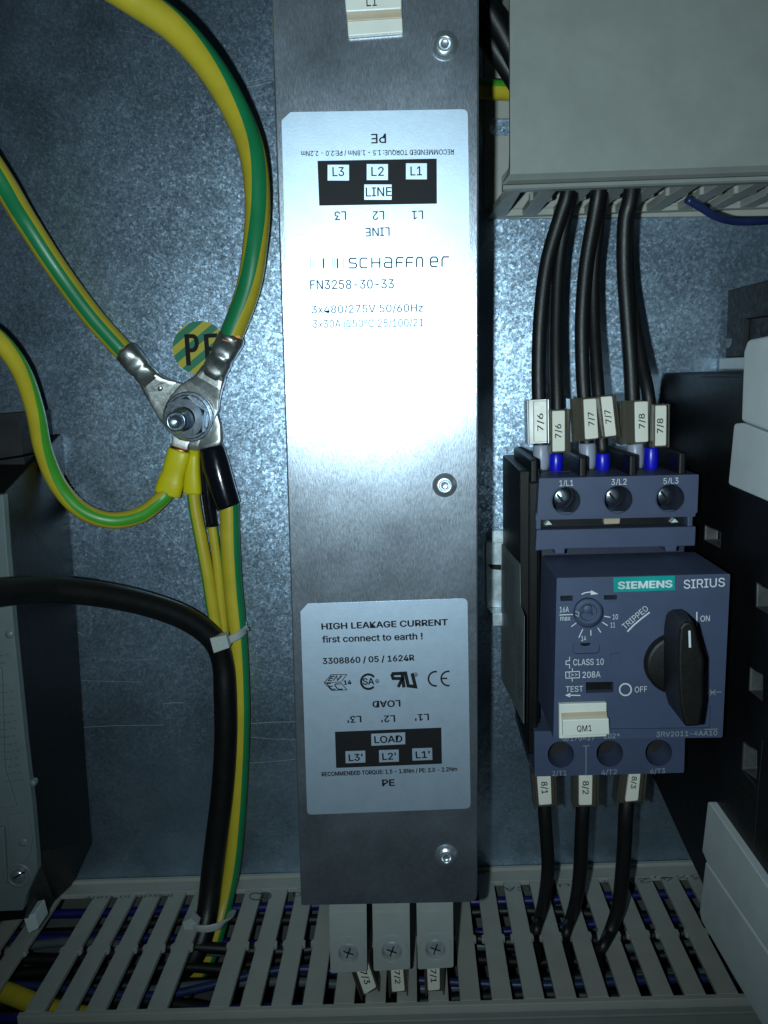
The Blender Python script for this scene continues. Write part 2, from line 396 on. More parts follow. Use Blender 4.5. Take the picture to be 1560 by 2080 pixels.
# fold line and seam on the face's left edge
for nm, poly, rad in (('upper', [(572, 245), (590, 228), (950, 222), (958, 786), (588, 800)], [3, 3, 12, 10, 10]),
                      ('lower', zz(Z5, [(113, 155), (165, 98), (1372, 57), (1396, 1640), (164, 1688)]), [2, 2, 10, 10, 9])):
    mb = MB(); prism(mb, pp(FP, rounded(poly, rad), .12), .10)
    lb = mb.build('label', 'silver_label', flt)
    tx = MB()
    if nm == 'upper':
        tag(lb, 'upper silver label with line terminal markings and ratings')
        text(tx, FP, 'PE', (783.6, 272), (754, 273), 17.5, .17, 0, .012)
        text(tx, FP, 'RECOMMENDED TORQUE: 1.5 - 1.8Nm / PE:2.0 - 2.2Nm', (921.5, 304), (612, 307.5), 9.6, .17, 0, .012)
        flat(tx, FP, [(645, 327), (887, 322.5), (887.5, 414), (648.5, 418)], .15, 0)
        for q in (rect(665.6, 335, 709, 367), rect(745, 333.6, 788, 366), rect(824.6, 332, 867, 364.5), rect(740, 375, 795.5, 406)): flat(tx, FP, q, .19, 1)
        for s, a, b_ in (('L3', (676, 358.5), (699, 358)), ('L2', (754.7, 358), (779.5, 357.5)), ('L1', (834, 357), (857, 356.5)), ('LINE', (743.5, 399.5), (795, 398.5))):
            text(tx, FP, s, a, b_, 17, .23, 0, .01)
        for s, a, b_ in (('L3', (702.5, 429.5), (679.5, 430.3)), ('L2', (780, 429), (757, 429.8)), ('L1', (859, 428), (836.5, 428.8)), ('LINE', (791, 462), (742.5, 463.5))):
            text(tx, FP, s, a, b_, 16.3, .17, 0, .01)
        for x, wd in ((630.5, 1.1), (657, 3.2), (675.6, 1.1), (679.4, 1), (685.3, 3.2), (697.5, 1.1)):
            stroke(tx, FP, [(x, 524.8), (x+.5, 545)], wd, .17)
        def lt(strokes, x, y, wd, h):      # letters of the wordmark as even strokes in a unit box
            for st in strokes: stroke(tx, FP, [(x+wd*a, y-h*b_) for a, b_ in st], 2.9, .17)
        c_ = lambda pts: [tuple(p) for p in catmull([Vector(p).to_3d() for p in pts], 3)] if 0 else pts
        s_ = [[(1, .98), (.2, .98), (.04, .86), (.04, .64), (.2, .52), (.82, .50), (.97, .38), (.97, .16), (.82, .03), (0, .03)]]
        cc = [[(1, .98), (.25, .98), (.05, .80), (.05, .2), (.25, .03), (1, .03)]]
        H_ = [[(.04, 1), (.04, 0)], [(.96, 1), (.96, 0)], [(.04, .5), (.96, .5)]]
        a_ = [[(.1, .98), (.75, .98), (.96, .82), (.96, .03), (.22, .03), (.04, .15), (.04, .4), (.22, .54), (.96, .54)]]
        f_ = [[(.05, 0), (.05, .78), (.25, .98), (1, .98)], [(.05, .5), (.9, .5)]]
        n_ = [[(.05, 0), (.05, .78), (.25, .98), (.75, .98), (.95, .78), (.95, 0)]]
        e_ = [[(.05, .5), (.95, .52), (.95, .8), (.75, .98), (.25, .98), (.05, .8), (.05, .2), (.25, .03), (.9, .03)]]
        r_ = [[(.05, 0), (.05, .75), (.25, .98), (1, .98)]]
        for st, x0, x1 in ((s_, 528, 583), (cc, 605, 660), (H_, 690, 752), (a_, 780, 838), (f_, 866, 920), (f_, 938, 992), (n_, 1012, 1060), (e_, 1112, 1168), (r_, 1195, 1248)):
            x, y = Z4(x0, 372-(x0-528)/720*11); lt(st, x, y, (x1-x0)/3.545, 20.5)
        text(tx, FP, 'FN3258-30-33', (630.5, 587.8), (800, 585.6), 17.6, .17, 0, .010)
        text(tx, FP, '3x480/275V 50/60Hz', (633, 636.6), (859, 633), 15, .17, 0, .008)
        text(tx, FP, '3x30A @50°C 25/100/21', (636, 666), (860, 663), 15, .17, 0, .006)
    else:
        tag(lb, 'lower silver label with leakage warning and load terminal markings')
        T5 = lambda s, x0, y0, x1, y1, hz, bold=.014, off=.17: text(tx, FP, s, Z5(x0, y0), Z5(x1, y1), hz/3.714, off, 0, bold*1.3)
        T5('HIGH LEAKAGE CURRENT', 275, 290, 1222, 257, 47, .022); T5('first connect to earth !', 280, 389, 1033, 363, 50, .018); T5('3308860 / 05 / 1624R', 283, 550, 970, 524, 46, .022)
        T5('LOAD', 863, 822, 657, 830, 52, .02)
        for s, x, y in (("L3'", 568, 940), ("L2'", 823, 936), ("L1'", 1078, 925)): T5(s, x, y, x-101, y+5, 52, .018)
        flat(tx, FP, zz(Z5, [(373, 1062), (1175, 1030), (1180, 1303), (382, 1335)]), .15, 0)
        for q in ([(646, 1077), (902, 1065), (903, 1155), (648, 1167)], [(452, 1208), (601, 1203), (603, 1293), (454, 1299)], [(705, 1200), (853, 1195), (855, 1286), (707, 1292)], [(955, 1187), (1105, 1182), (1108, 1273), (958, 1279)]):
            flat(tx, FP, zz(Z5, q), .19, 1)
        T5('LOAD', 673, 1145, 880, 1137, 54, .016, .23); T5("L3'", 480, 1280, 582, 1275, 54, .016, .23); T5("L2'", 733, 1272, 833, 1267, 54, .016, .23); T5("L1'", 985, 1260, 1088, 1254, 54, .016, .23)
        T5('RECOMMENDED TORQUE: 1.5 - 1.8Nm / PE: 2.0 - 2.2Nm', 275, 1396, 1292, 1356, 33, .022); T5('PE', 732, 1470, 822, 1467, 52, .02)
        st = lambda pts, wz, cl=False: stroke(tx, FP, zz(Z5, pts), wz/3.714, .17, 0, cl)
        # hexagonal cube mark with letters
        st([(292, 692), (345, 632), (462, 630), (425, 680)], 6); st([(292, 692), (348, 750), (463, 745), (415, 690)], 6); st([(292, 692), (420, 686)], 5)
        
        for L_ in ([[(372, 642), (345, 645), (322, 676), (352, 675)], [(333, 660), (360, 658)], [(362, 676), (386, 640), (392, 674), (420, 638)], [(392, 674), (425, 638)],
                    [(345, 697), (312, 697), (345, 740), (378, 741)], [(328, 718), (358, 719)], [(412, 702), (380, 700), (372, 712), (395, 740), (432, 741)]]): st(L_, 8)
        T5('14', 443, 705, 497, 701, 32, .03)
        # round mark with an opening to the right
        st(arc((625, 684), 55, 42, 322, 22), 17); T5('SA', 585, 706, 668, 703, 50, .02); st(arc((692, 679), 14, 0, 360, 14)[:-1], 4, True); T5('R', 686, 687, 699, 687, 15)
        # slanted mark: mirrored R joined to U
        st([(800, 625), (905, 620), (925, 715), (980, 722), (955, 620)], 26); st([(800, 625), (812, 660), (880, 660), (850, 725)], 24); st([(880, 625), (893, 728)], 26)
        st(arc((982, 630), 14, 0, 360, 14)[:-1], 4, True); T5('R', 976, 638, 989, 638, 15)
        st(arc((1132, 662), 54, 80, 280, 16), 13); st(arc((1228, 660), 54, 80, 280, 16), 13); st([(1176, 660), (1220, 659)], 12)
    tx.build('printed_text', ['print_black', 'silver_label'], lb)
for x, y in ((903, 93), (903, 985), (906, 1737)):
    c = FP.hit((x, y)); mb = MB()
    lathe(mb, c, [(3.2, -.2), (3.15, .45), (2.7, 1.0), (2.0, 1.45), (1.55, 1.6), (1.3, 1.45), (1.2, .9), (.6, .75), (0, .72)], 28)
    mb.build('rivet', 'steel', flt)
# three screw terminals below the housing
for (x0, y0, x1, y1, cx_, cy_) in ((312, 380, 536, 800, 427, 682), (565, 375, 789, 788, 682, 672), (824, 370, 1044, 778, 938, 660)):
    pl = PD(71); mb = MB()
    outl = pp(pl, rounded(zz(Z3, [(x0, y0-60), (x1-4, y0-62), (x1, y1-12), (x0+10, y1)]), [0, 0, 5, 5]))
    hole = pp(pl, circ(Z3(cx_, cy_), 57/2.889, 28))
    prism(mb, outl, 42, holes=[(hole, 2.6, 0, 0)])
    ring = [pl.hit(p, .35) for p in circ(Z3(cx_, cy_), 96/2.889, 32)]; r2 = [pl.hit(p, .35) for p in circ(Z3(cx_, cy_), 60/2.889, 32)]; r0 = [pl.hit(p, -.1) for p in circ(Z3(cx_, cy_), 98/2.889, 32)]; r3 = [pl.hit(p, -.1) for p in circ(Z3(cx_, cy_), 58/2.889, 32)]
    mb.add(r0+ring+r2+r3, [[j*32+k, j*32+(k+1) % 32, (j+1)*32+(k+1) % 32, (j+1)*32+k] for j in range(3) for k in range(32)], 0)
    # raised flap on the block
    prism(mb, pp(pl, zz(Z3, [(x0+18, y0+65), (x1-12, y0+60), (x1-10, cy_-115), (x0+20, cy_-108)]), .3), .5)
    tb = mb.build('terminal_block', 'terminal_grey', flt, .3)
    mb = MB(); c = pl.hit(Z3(cx_, cy_), -2.4)
    lathe(mb, c, [(3.1, 0), (3.0, .7), (2.5, 1.2), (1.2, 1.35), (0, 1.35)], 24, 0)
    q = PD(71-2.4+1.42)
    for a in (.35, .35+math.pi/2):
        C0 = Z3(cx_, cy_); stroke(mb, q, [(C0[0]-11*math.cos(a), C0[1]-11*math.sin(a)), (C0[0]+11*math.cos(a), C0[1]+11*math.sin(a))], 2.6, 0, 1)
    mb.build('screw', ['screw_zinc', 'case_black'], tb)

# ================================================================== clip-on markers
def holder_marker(quad_back, quad_tag, groove, txt, pl, label):
    c = pl.hit(quad_back[0]); t = thing('equipment_marker', c, label, 'marker', 'clip-on equipment markers')
    mb = MB(); prism(mb, pp(pl, quad_back, 1.6), 1.5); mb.build('holder', 'holder_white', t, .25)
    mb = MB(); prism(mb, pp(pl, groove, 2.0), 1.0); mb.build('groove_strip', 'holder_tan', t, .15)
    mb = MB(); prism(mb, pp(pl, quad_tag, 3.1), 1.6); tg = mb.build('name_tag', 'holder_white', t, .3)
    s, bl, br, h = txt; mb = MB(); text(mb, pl, s, bl, br, h, 3.14, 0, .006); mb.build('printed_text', 'print_black', tg)
holder_marker(zz(Z6, [(505, -60), (855, -62), (868, 218), (524, 245)]), zz(Z6, [(500, -62), (858, -62), (860, 88), (512, 108)]), zz(Z6, [(514, 104), (860, 86), (863, 132), (518, 155)]),
              ('L1', Z6(642, 74), Z6(706, 70), 54/3.12), FP, 'white marker reading L1 clipped at the top of the mains filter')

# ================================================================== earth stud with nut and washers
SC = at(390, 846, 8)
st = thing('earth_stud', (SC.x, 0, SC.z), 'zinc plated threaded stud with hex nut clamping the earth lugs', 'bolt')
ax = Vector((0, -1, 0)); base = Vector((SC.x, 0, SC.z))
tip = at(357, 856.5, 27); nutc = at(381, 849, 14)
axv = (tip-nutc).normalized()
mb = MB(); h0 = -9.0
prof = []
k = 0; h = -8
while h < 11.6:
    prof += [(3.95, h), (3.6, h+.55)]; h += 1.1
prof += [(3.7, 11.9), (3.15, 12.9), (2.95, 13.1), (2.6, 12.7), (1.8, 11.9), (0, 11.6)]
lathe(mb, nutc, prof, 28, 0, True, None, axv); mb.build('threaded_rod', 'bright_zinc', st)
def ring(mb, c, ri, ro, h, ax):
    lathe(mb, c, [(ri, 0), (ro-.25, 0), (ro, .2), (ro, h-.2), (ro-.3, h), (ri, h), (ri, 0)], 40, 0, False, None, ax)
mb = MB(); ring(mb, at(385.5, 846, 10.2), 4.1, 8.7, 1.3, axv); mb.build('washer', 'bright_zinc', st)
mb = MB(); ring(mb, at(384.5, 846.5, 11.6), 4.1, 7.6, 1.6, axv); mb.build('spring_washer', 'bright_zinc', st)
mb = MB(); e1 = axv.cross(Vector((0, 0, 1))).normalized(); e2 = axv.cross(e1)
nb = at(383.5, 847, 13.0)
hx = lambda r, h, a=.35: [nb+axv*h+(e1*math.cos(a+k*math.pi/3)+e2*math.sin(a+k*math.pi/3))*r for k in range(6)]
ci = lambda r, h: [nb+axv*h+(e1*math.cos(.35+k*math.pi/18)+e2*math.sin(.35+k*math.pi/18))*r for k in range(36)]
# hexagon with a chamfered crown: 36-gon sampled
def hexr(r): 
    o = []
    for k in range(36):
        a = k*math.pi/18; b_ = (a % (math.pi/3))-math.pi/6; o.append(r*math.cos(math.pi/6)/math.cos(b_))
    return o
rows = []
for r, h, hexed in ((7.5, 0, 1), (7.5, 5.2, 1), (6.6, 6.1, 0), (4.0, 6.1, 0), (4.0, 5.0, 0)):
    rr = hexr(r) if hexed else [r]*36
    if hexed and h > 0: hh = [h+ (6.5-x)*.55 for x in rr]
    else: hh = [h]*36
    rows += [nb+axv*hh[k]+(e1*math.cos(.35+k*math.pi/18)+e2*math.sin(.35+k*math.pi/18))*rr[k] for k in range(36)]
mb.add(rows, [[j*36+k, j*36+(k+1) % 36, (j+1)*36+(k+1) % 36, (j+1)*36+k] for j in range(4) for k in range(36)], 0)
mb.build('hex_nut', 'bright_zinc', st)

# ================================================================== round earth sticker
pl = PD(0)
mb = MB(); prism(mb, pp(pl, circ((405.5, 706.5), 54.5, 48), .12), .10)
sk = mb.build('earth_sticker', 'striped_sticker'); tag(sk, 'round green and yellow striped sticker with black PE letters', 'sticker')
mb = MB()
stroke(mb, pl, zz(ZL, [(704, 470), (684, 178)]), 9.5, .16); stroke(mb, pl, zz(ZL, [(686, 196)]+[(742+38*math.sin(t*math.pi/8), 262-66*math.cos(t*math.pi/8)) for t in range(9)]+[(700, 330)]), 8.5, .20)
stroke(mb, pl, zz(ZL, [(886, 470), (864, 178)]), 9.5, .16)
for y in (194, 318, 454): stroke(mb, pl, zz(ZL, [(870, y), (970, y-5)]), 8.5, .20)
mb.build('printed_text', 'print_black', sk)

# ================================================================== earth cables
SX = base
def palm(d, c0, c1, w0):
    """flat tongue from the barrel end to the stud and round beyond it"""
    out = []
    dirv = (c1-c0); L = dirv.length; dirv.normalize(); R = 8.6
    for f, wd, hh in ((0, w0, 3.6), (.22, w0+2.6, 2.4), (.45, w0+5.6, 1.7), (.62, 16.6, 1.6), (.8, 17.2, 1.6), (1, 17.2, 1.6)): out.append((c0+dirv*(L*f), wd, hh, 9))
    for s in (.35, .65, .85, .97): out.append((c1+dirv*(R*s), 2*R*math.sqrt(1-s*s), 1.6, 9))
    return out
def earth(name, pts, r, stripe, twist, label, group='green and yellow earth cables', stripe_mat='green', n=8):
    t = thing(name, pts[-1] if False else at(*pts[0]), label, 'earth cable', group)
    mb = MB(); tube(mb, [at(*p) for p in pts], r, 26, n, 0, (stripe, 1), True, 1, twist)
    mb.build('insulation', ['yellow', stripe_mat], t); return t
# big loop from the top to the right-hand lug
A = earth('earth_cable', [(120, -95, 76), (262, -8, 66), (357, 58, 57), (430, 142, 47), (486, 240, 36), (514, 320, 27), (523, 410, 20), (518, 500, 14), (503, 590, 11), (466, 691, 9)], [4.1]*9+[4.0], 36, (-104, 26), 'thick green and yellow cable looping down from the top edge')
mb = MB()
b0, b1 = at(472, 683, 9), at(429, 768, 8); dv = (b1-b0)
secs = [(b0-dv*.05, 8.4, 8.2), (b0+dv*.06, 9.4, 8.8), (b0+dv*.16, 9.2, 8.4, 2.4), (b0+dv*.21, 8.9, 6.2, 4), (b0+dv*.42, 8.6, 6.0, 4), (b0+dv*.46, 8.0, 7.4, 2.2), (b0+dv*.54, 8.0, 7.4, 2.2), (b0+dv*.58, 8.5, 5.6, 4), (b0+dv*.80, 8.6, 5.2, 4), (b0+dv*.85, 8.4, 5.8, 2.4), (b0+dv*.98, 8.8, 5)]
pe = at(381, 846, 9.2)
loft(mb, secs, 28); loft(mb, [(b1-dv*.16, 9.0, 5.0, 4), (b1-dv*.04, 9.6, 4.2, 6)]+palm(0, at(424, 778, 8.6), pe, 10.4), 28, 0, False)
lathe(mb, at(415, 777, 9.6), [(1.5, 0), (1.3, .35), (.7, .6), (0, .65)], 16)
mb.build('cable_lug', 'tin', A)
mb = MB(); stroke(mb, PD(13.6), [(452, 690), (466, 694), (481, 692)], 1.6, 0); prism(mb, [b0-dv*.03+Vector((x, -3.5, z)) for x, z in ((-3, 0), (3, -.5), (3, -1.3), (-3, -.8))], 1); mb.build('bare_strand', 'copper', A)
# straight one from the left to the left-hand lug
B = earth('earth_cable', [(-120, 190, 40), (-8, 350, 28), (50, 445, 19), (115, 545, 13), (185, 640, 10), (253, 716, 8)], [3.95, 3.9, 3.8, 3.7, 3.65, 3.6], 34, (-14, -4), 'thick green and yellow cable slanting in from the left edge')
mb = MB()
b0, b1 = at(254, 712, 8), at(318, 787, 7); dv = b1-b0
secs = [(b0-dv*.03, 7.4, 7.4), (b0+dv*.04, 8.4, 8.2), (b0+dv*.27, 8.3, 7.8, 2.6), (b0+dv*.33, 8.0, 6.2, 3.6), (b0+dv*.47, 7.8, 6.0, 3.6), (b0+dv*.53, 7.2, 6.8), (b0+dv*.60, 7.4, 5.2, 3.6), (b0+dv*.86, 7.8, 5.0, 3.2)]
loft(mb, secs, 28); loft(mb, [(b1-dv*.2, 8.0, 4.8, 4), (b1-dv*.02, 9.4, 4.0, 6)]+palm(0, at(324, 793, 6.8), at(386, 846, 7.2), 10.4), 28, 0, False)
lathe(mb, at(325, 788, 8.0), [(1.9, 0), (1.7, .3), (1.2, .3), (1.1, .6), (.5, .8), (0, .82)], 16)
mb.build('cable_lug', 'tin', B)
mb = MB(); tube(mb, [b0-dv*.035, b0-dv*.02], 3.75, 20, 2, 0); mb.build('bare_strand', 'copper', B)
# small loop on the left into the yellow crimped ring
C_ = earth('earth_cable', [(-60, 655, 46), (-4, 690, 40), (42, 752, 34), (70, 830, 28), (88, 915, 23), (118, 985, 19), (165, 1036, 16), (225, 1057, 13), (285, 1046, 11), (328, 1013, 10), (343, 995, 9)], [3.0]*9+[2.9, 2.4], 34, (-128, 44), 'thin green and yellow cable curling up from the left into a yellow crimp', stripe_mat='lime')
mb = MB(); loft(mb, [(at(366, 914, 9), 7.9, 5.2, 2.6), (at(365, 918, 9), 8.3, 5.6, 2.6), (at(357, 945, 9), 8.4, 5.4, 2.6), (at(352, 961, 9), 7.8, 4.6, 2.6), (at(348, 975, 9), 9, 5.4, 2.6), (at(341, 1000, 9), 9.6, 5.6, 2.6), (at(340, 1004, 9), 9.3, 5.2, 2.6)], 26)
mb.build('crimp_sleeve', 'vinyl_yellow', C_)
mb = MB(); loft(mb, [(at(362, 925, 8.5), 6.2, 1.2, 4), (at(366, 900, 8.5), 6.0, 1.1, 4), (at(372, 880, 8), 8, 1.1, 4), (at(382, 860, 7), 12, 1, 4)], 20); mb.build('ring_terminal', 'pale_tin', C_)
mb = MB(); loft(mb, [(at(363.5, 918, 9), 6.0, 4.0), (at(364.5, 911, 9), 6.6, 3.4), (at(365, 909, 9), 5.6, 2.6)], 18); mb.build('bare_strand', 'copper', C_)
D_ = earth('earth_cable', [(390, 975, 6.5), (396, 1030, 6.5), (408, 1095, 6.5), (421, 1165, 6.5), (432, 1235, 6), (444, 1310, 5.5), (452, 1400, 5), (452, 1560, 5), (440, 1720, 6), (425, 1840, 12)], 2.3, 42, (70, 78), 'green and yellow cable hanging from the narrower yellow crimp', stripe_mat='lime')
mb = MB(); loft(mb, [(at(396, 914, 7), 3.6, 4.4, 2.6), (at(394, 930, 7), 4.2, 5, 2.6), (at(392, 950, 7), 5, 5, 2.6), (at(391, 970, 7), 5.8, 5, 2.6), (at(391, 998, 7), 6.6, 5.2, 2.6), (at(391, 1003, 7), 6.4, 4.8, 2.6)], 24)
mb.build('crimp_sleeve', 'vinyl_yellow', D_)
mb = MB(); loft(mb, [(at(396, 920, 6), 4, 2, 3), (at(394, 900, 6), 6, 1.2, 4), (at(389, 870, 5.5), 10, 1, 4)], 18); mb.build('ring_terminal', 'tin', D_)
E_ = earth('earth_cable', [(428, 1040, 4.5), (433, 1080, 4.5), (441, 1140, 4.5), (448, 1210, 4.3), (455, 1280, 4), (462, 1380, 4), (466, 1520, 4), (455, 1700, 6), (440, 1840, 12)], 1.8, 40, (-95, -110), 'thin yellow green cable coming out of the narrow black sleeve', stripe_mat='lime')
mb = MB(); loft(mb, [(at(416, 925, 4.6), 5, 4.8), (at(418, 960, 4.6), 5.0, 4.8), (at(423, 1010, 4.6), 4.4, 4.6), (at(430, 1060, 4.6), 4.2, 4.4), (at(431, 1069, 4.6), 4.4, 4.4)], 24); mb.build('heat_shrink', 'heatshrink', E_)
F_ = earth('earth_cable', [(465, 1015, 8), (466, 1034, 8), (468, 1110, 8), (474, 1200, 8), (483, 1290, 8), (488, 1370, 8), (490, 1460, 8), (487, 1560, 8), (481, 1660, 9), (472, 1750, 12), (458, 1825, 16), (440, 1895, 22), (415, 1960, 26), (370, 2020, 26)], [3.2, 3.5, 3.45, 3.4, 3.3, 3.2, 3.2, 3.2, 3.2, 3.2, 3.2, 3.1, 3, 3], 44, (-78, -66), 'thick green and yellow cable running down beside the black one', stripe_mat='green')
mb = MB(); loft(mb, [(at(429, 907, 7.5), 8.2, 6.0), (at(431, 915, 7.5), 9, 6.6), (at(438, 945, 8), 9.8, 7.8), (at(450, 985, 8), 9.4, 8.4), (at(463, 1024, 8), 8.9, 8.4), (at(465, 1029, 8), 8.7, 8.2)], 28); mb.build('heat_shrink', 'heatshrink', F_)
mb = MB(); loft(mb, [(at(431, 915, 6.2), 7, 3, 3), (at(427, 900, 6), 9.4, 2, 3.4), (at(418, 880, 5.4), 13, 1.6, 4), (at(402, 858, 5.2), 17, 1.6, 4), (at(390, 842, 5.2), 17, 1.6, 4), (at(384, 834, 5.2), 14, 1.6, 4)], 24); mb.build('cable_lug', 'tin', F_)

# ================================================================== black sheathed cable and its ties
bc = thing('black_cable', at(460, 1500, 12), 'thick black sheathed cable bending from the left edge down into the lower duct', 'cable')
mb = MB(); tube(mb, [at(*p) for p in ((-110, 1225, 78), (-20, 1206, 66), (90, 1197, 50), (200, 1207, 38), (300, 1228, 28), (380, 1258, 21), (432, 1298, 17), (452, 1345, 15), (457, 1410, 15), (458, 1500, 15), (452, 1600, 15), (440, 1700, 16), (430, 1780, 18), (422, 1850, 22), (408, 1910, 28), (380, 1960, 32), (310, 2010, 34))],
               [4.7, 4.5, 4.2, 4.15, 4.1, 4.1, 4.0, 3.9, 4.15, 4.1, 4.1, 4.1, 4.1, 4.0, 4, 3.6, 3.4], 28, 7); mb.build('sheath', 'black_jacket', bc)
def tie(head, hq, strap, label, hd):
    t = thing('cable_tie', at(*head, hd), label, 'cable tie', 'translucent nylon cable ties')
    mb = MB(); P = [at(*p) for p in strap]
    loft(mb, [(p, 2.7, .9, 5) for p in catmull(P, 5)], 12); mb.build('strap', 'tie_nylon', t)
    mb = MB(); prism(mb, [PD(hd+2).hit(p) for p in hq], 4.4); prism(mb, [PD(hd+2.2).hit(((p[0]-head[0])*.45+head[0], (p[1]-head[1])*.45+head[1])) for p in hq], .4); mb.build('head', 'tie_nylon', t, .9, 3)
tie((446, 1306), [(426, 1297), (459, 1290), (466, 1316), (434, 1327)], [(424, 1306, 8), (421, 1300, 12), (428, 1300, 20), (446, 1306, 21), (470, 1298, 18), (488, 1288, 15), (499, 1278, 10), (500, 1272, 5), (495, 1268, 3)], 'cable tie round the bundle at the bend of the black cable', 20)
tie((386, 1882), [(370, 1874), (388, 1866), (402, 1880), (398, 1899), (376, 1897)], [(383, 1884, 28), (402, 1886, 32), (425, 1886, 32), (450, 1878, 30), (466, 1864, 24), (474, 1848, 16)], 'cable tie round the bundle where it enters the lower duct', 29)

# ================================================================== upper cable duct
ud = thing('cable_duct', at(1035, 440, 0), 'grey slotted cable duct with plain closed cover at the upper right', 'cable duct', 'grey slotted cable ducts')
zU = at(1300, 437, 0).z
mb = MB()
hole = pp(PD(2), rounded([(994, 240), (1075, 240), (1075, 275), (994, 275)], 17, 5))
prism(mb, pp(PD(2), [(984, 46), (1760, 46), (1760, 436), (984, 444)]), 1.8, holes=[(hole, None, 0)])
mb.build('base', 'duct_grey', ud, .15)
def slot_wall(zb, back_line, slots, d0, d1, dn, th, up, back_y):
    pass
# slotted side facing down: fingers run out from the base
mb = MB()
pitch = at(1362, 432, 6).x-at(1310, 432, 6).x
zw = zU
sx = [at(x, 430, 6).x for x in (1045, 1110, 1173, 1237, 1300, 1360, 1423, 1487, 1550)]
pt = (sx[-1]-sx[0])/8; sx = [sx[0]+pt*k for k in range(14)]
xl = at(992, 440, 2).x
W2 = 2.6; edges = [xl]
for x in sx: edges += [x-W2, x+W2]
edges.append(sx[-1]+40)
zt, zb_ = zw+.2, zw+2.5
box(mb, (xl, -6, zt), (edges[-1], -.2, zb_))
for k in range(0, len(edges), 2):
    a, b_ = edges[k], edges[k+1]
    x0_, x1_ = a, b_
    if k == 0: x0_ = at(1010, 400, 30).x-1
    nub = .9
    o = [(x0_, -6), (x1_, -6), (x1_, -27), (x1_+nub, -28), (x1_+nub, -30.5), (x1_, -31.5), (x1_, -54), (x0_, -54), (x0_, -31.5), (x0_-nub, -30.5), (x0_-nub, -28), (x0_, -27)]
    if k == 0: o = [(xl, -6), (x1_, -6), (x1_, -54), (x0_+6, -54), (x0_+2, -30)]
    prism(mb, [(x, y, zt) for x, y in o], zb_-zt, (0, 0, 1))
mb.build('slotted_wall', 'duct_grey', ud, .25)
# far wall
mb = MB(); zf = at(1040, 44, 2).z
for k in range(7):
    x0_ = at(1012, 46, 2).x+k*pt; box(mb, (x0_, -50, zf), (x0_+6, -2, zf+1.8))
mb.build('slotted_wall', 'duct_grey', ud, .25)
# cover: flat face, rounded lower edge, gripping lip
cx0 = at(1036, 180, 62).x; cxr = 175
zc = at(1300, 345, 62).z; zl = at(1300, 371, 59).z
mb = MB(); zt2 = at(1300, -170, 62).z
prof = [(-62, zt2), (-62, zc+3.5), (-62, zc+1.8), (-61.2, zc+.2), (-59.2, zc-1.0), (-57.2, zc-1.5), (-56.8, zl+1.2), (-58.6, zl+.6), (-58.8, zl-.3), (-58, zl-.7), (-55.2, zl-.7), (-55.2, zc+1), (-58, zc+2.5), (-59.6, zc+6), (-59.6, zt2)]
n = len(prof)
xs_ = [cx0]*n; lipx = at(1021, 370, 58).x
for k in range(6, 12): xs_[k] = lipx
xs_[5] = (cx0+lipx)/2; xs_[11] = lipx
vl = [(xs_[k], *prof[k]) for k in range(n)]; vr = [(cxr, *p) for p in prof]
mb.add(vl+vr, [[k, (k+1) % n, n+(k+1) % n, n+k] for k in range(n)], 0, False); mb.add(vl, [list(range(n))], 0); mb.add(vr, [list(range(n))[::-1]], 0)
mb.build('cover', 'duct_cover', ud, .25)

# wires seen between filter and upper duct
for k, (a, label) in enumerate((([(955, -30, 40), (1005, 40, 36), (1052, 130, 32), (1100, 240, 28)], 'upper of the two black cables behind the filter at top'), ([(940, 10, 30), (1000, 92, 28), (1050, 170, 26), (1110, 270, 24)], 'lower of the two black cables behind the filter at top'))):
    mb = MB(); tube(mb, [at(*p) for p in a], 3.0, 20, 6); tag(mb.build('black_cable', 'black_wire'), label, 'cable', 'black cables beside the filter top')
mb = MB(); tube(mb, [at(*p) for p in ((940, 178, 14), (990, 181, 16), (1045, 186, 20), (1120, 200, 26))], 3.0, 22, 6, 0, (75, 1), True, 1, (-75, -75))
tag(mb.build('earth_cable', ['yellow', 'lime']), 'short green and yellow cable passing from filter into the upper duct', 'earth cable', 'green and yellow earth cables')
mb = MB(); tube(mb, [at(*p) for p in ((1395, 405, 34), (1428, 424, 32), (1455, 440, 30), (1500, 450, 26), (1580, 446, 20), (1660, 430, 14))], 1.2, 16, 6)
tag(mb.build('blue_wire', 'blue_wire'), 'thin blue wire sagging under the upper duct at the right edge', 'wire')

# ================================================================== lower cable duct
ld = thing('cable_duct', at(780, 1780, 0), 'grey slotted cable duct running along the bottom with wires inside', 'cable duct', 'grey slotted cable ducts')
LA, LB = at(135, 1798, 2), at(1423, 1757, 2)
LX = (LB-LA).normalized(); LN = Vector((0, -1, 0)).cross(LX)*-1
if LN.z < 0: LN = -LN
WP = Plane(LA, LN)
def lw(x, d, dz=0): return LA+LX*((x-LA.x)/LX.x)+Vector((0, -(d-2), 0))+LN*dz
def wx(px, py): return WP.hit((px, py)).x
DF = -WP.hit((780, 2046)).y
mb = MB()
pl_ = [lw(-175, 0, 0), lw(160, 0, 0)]
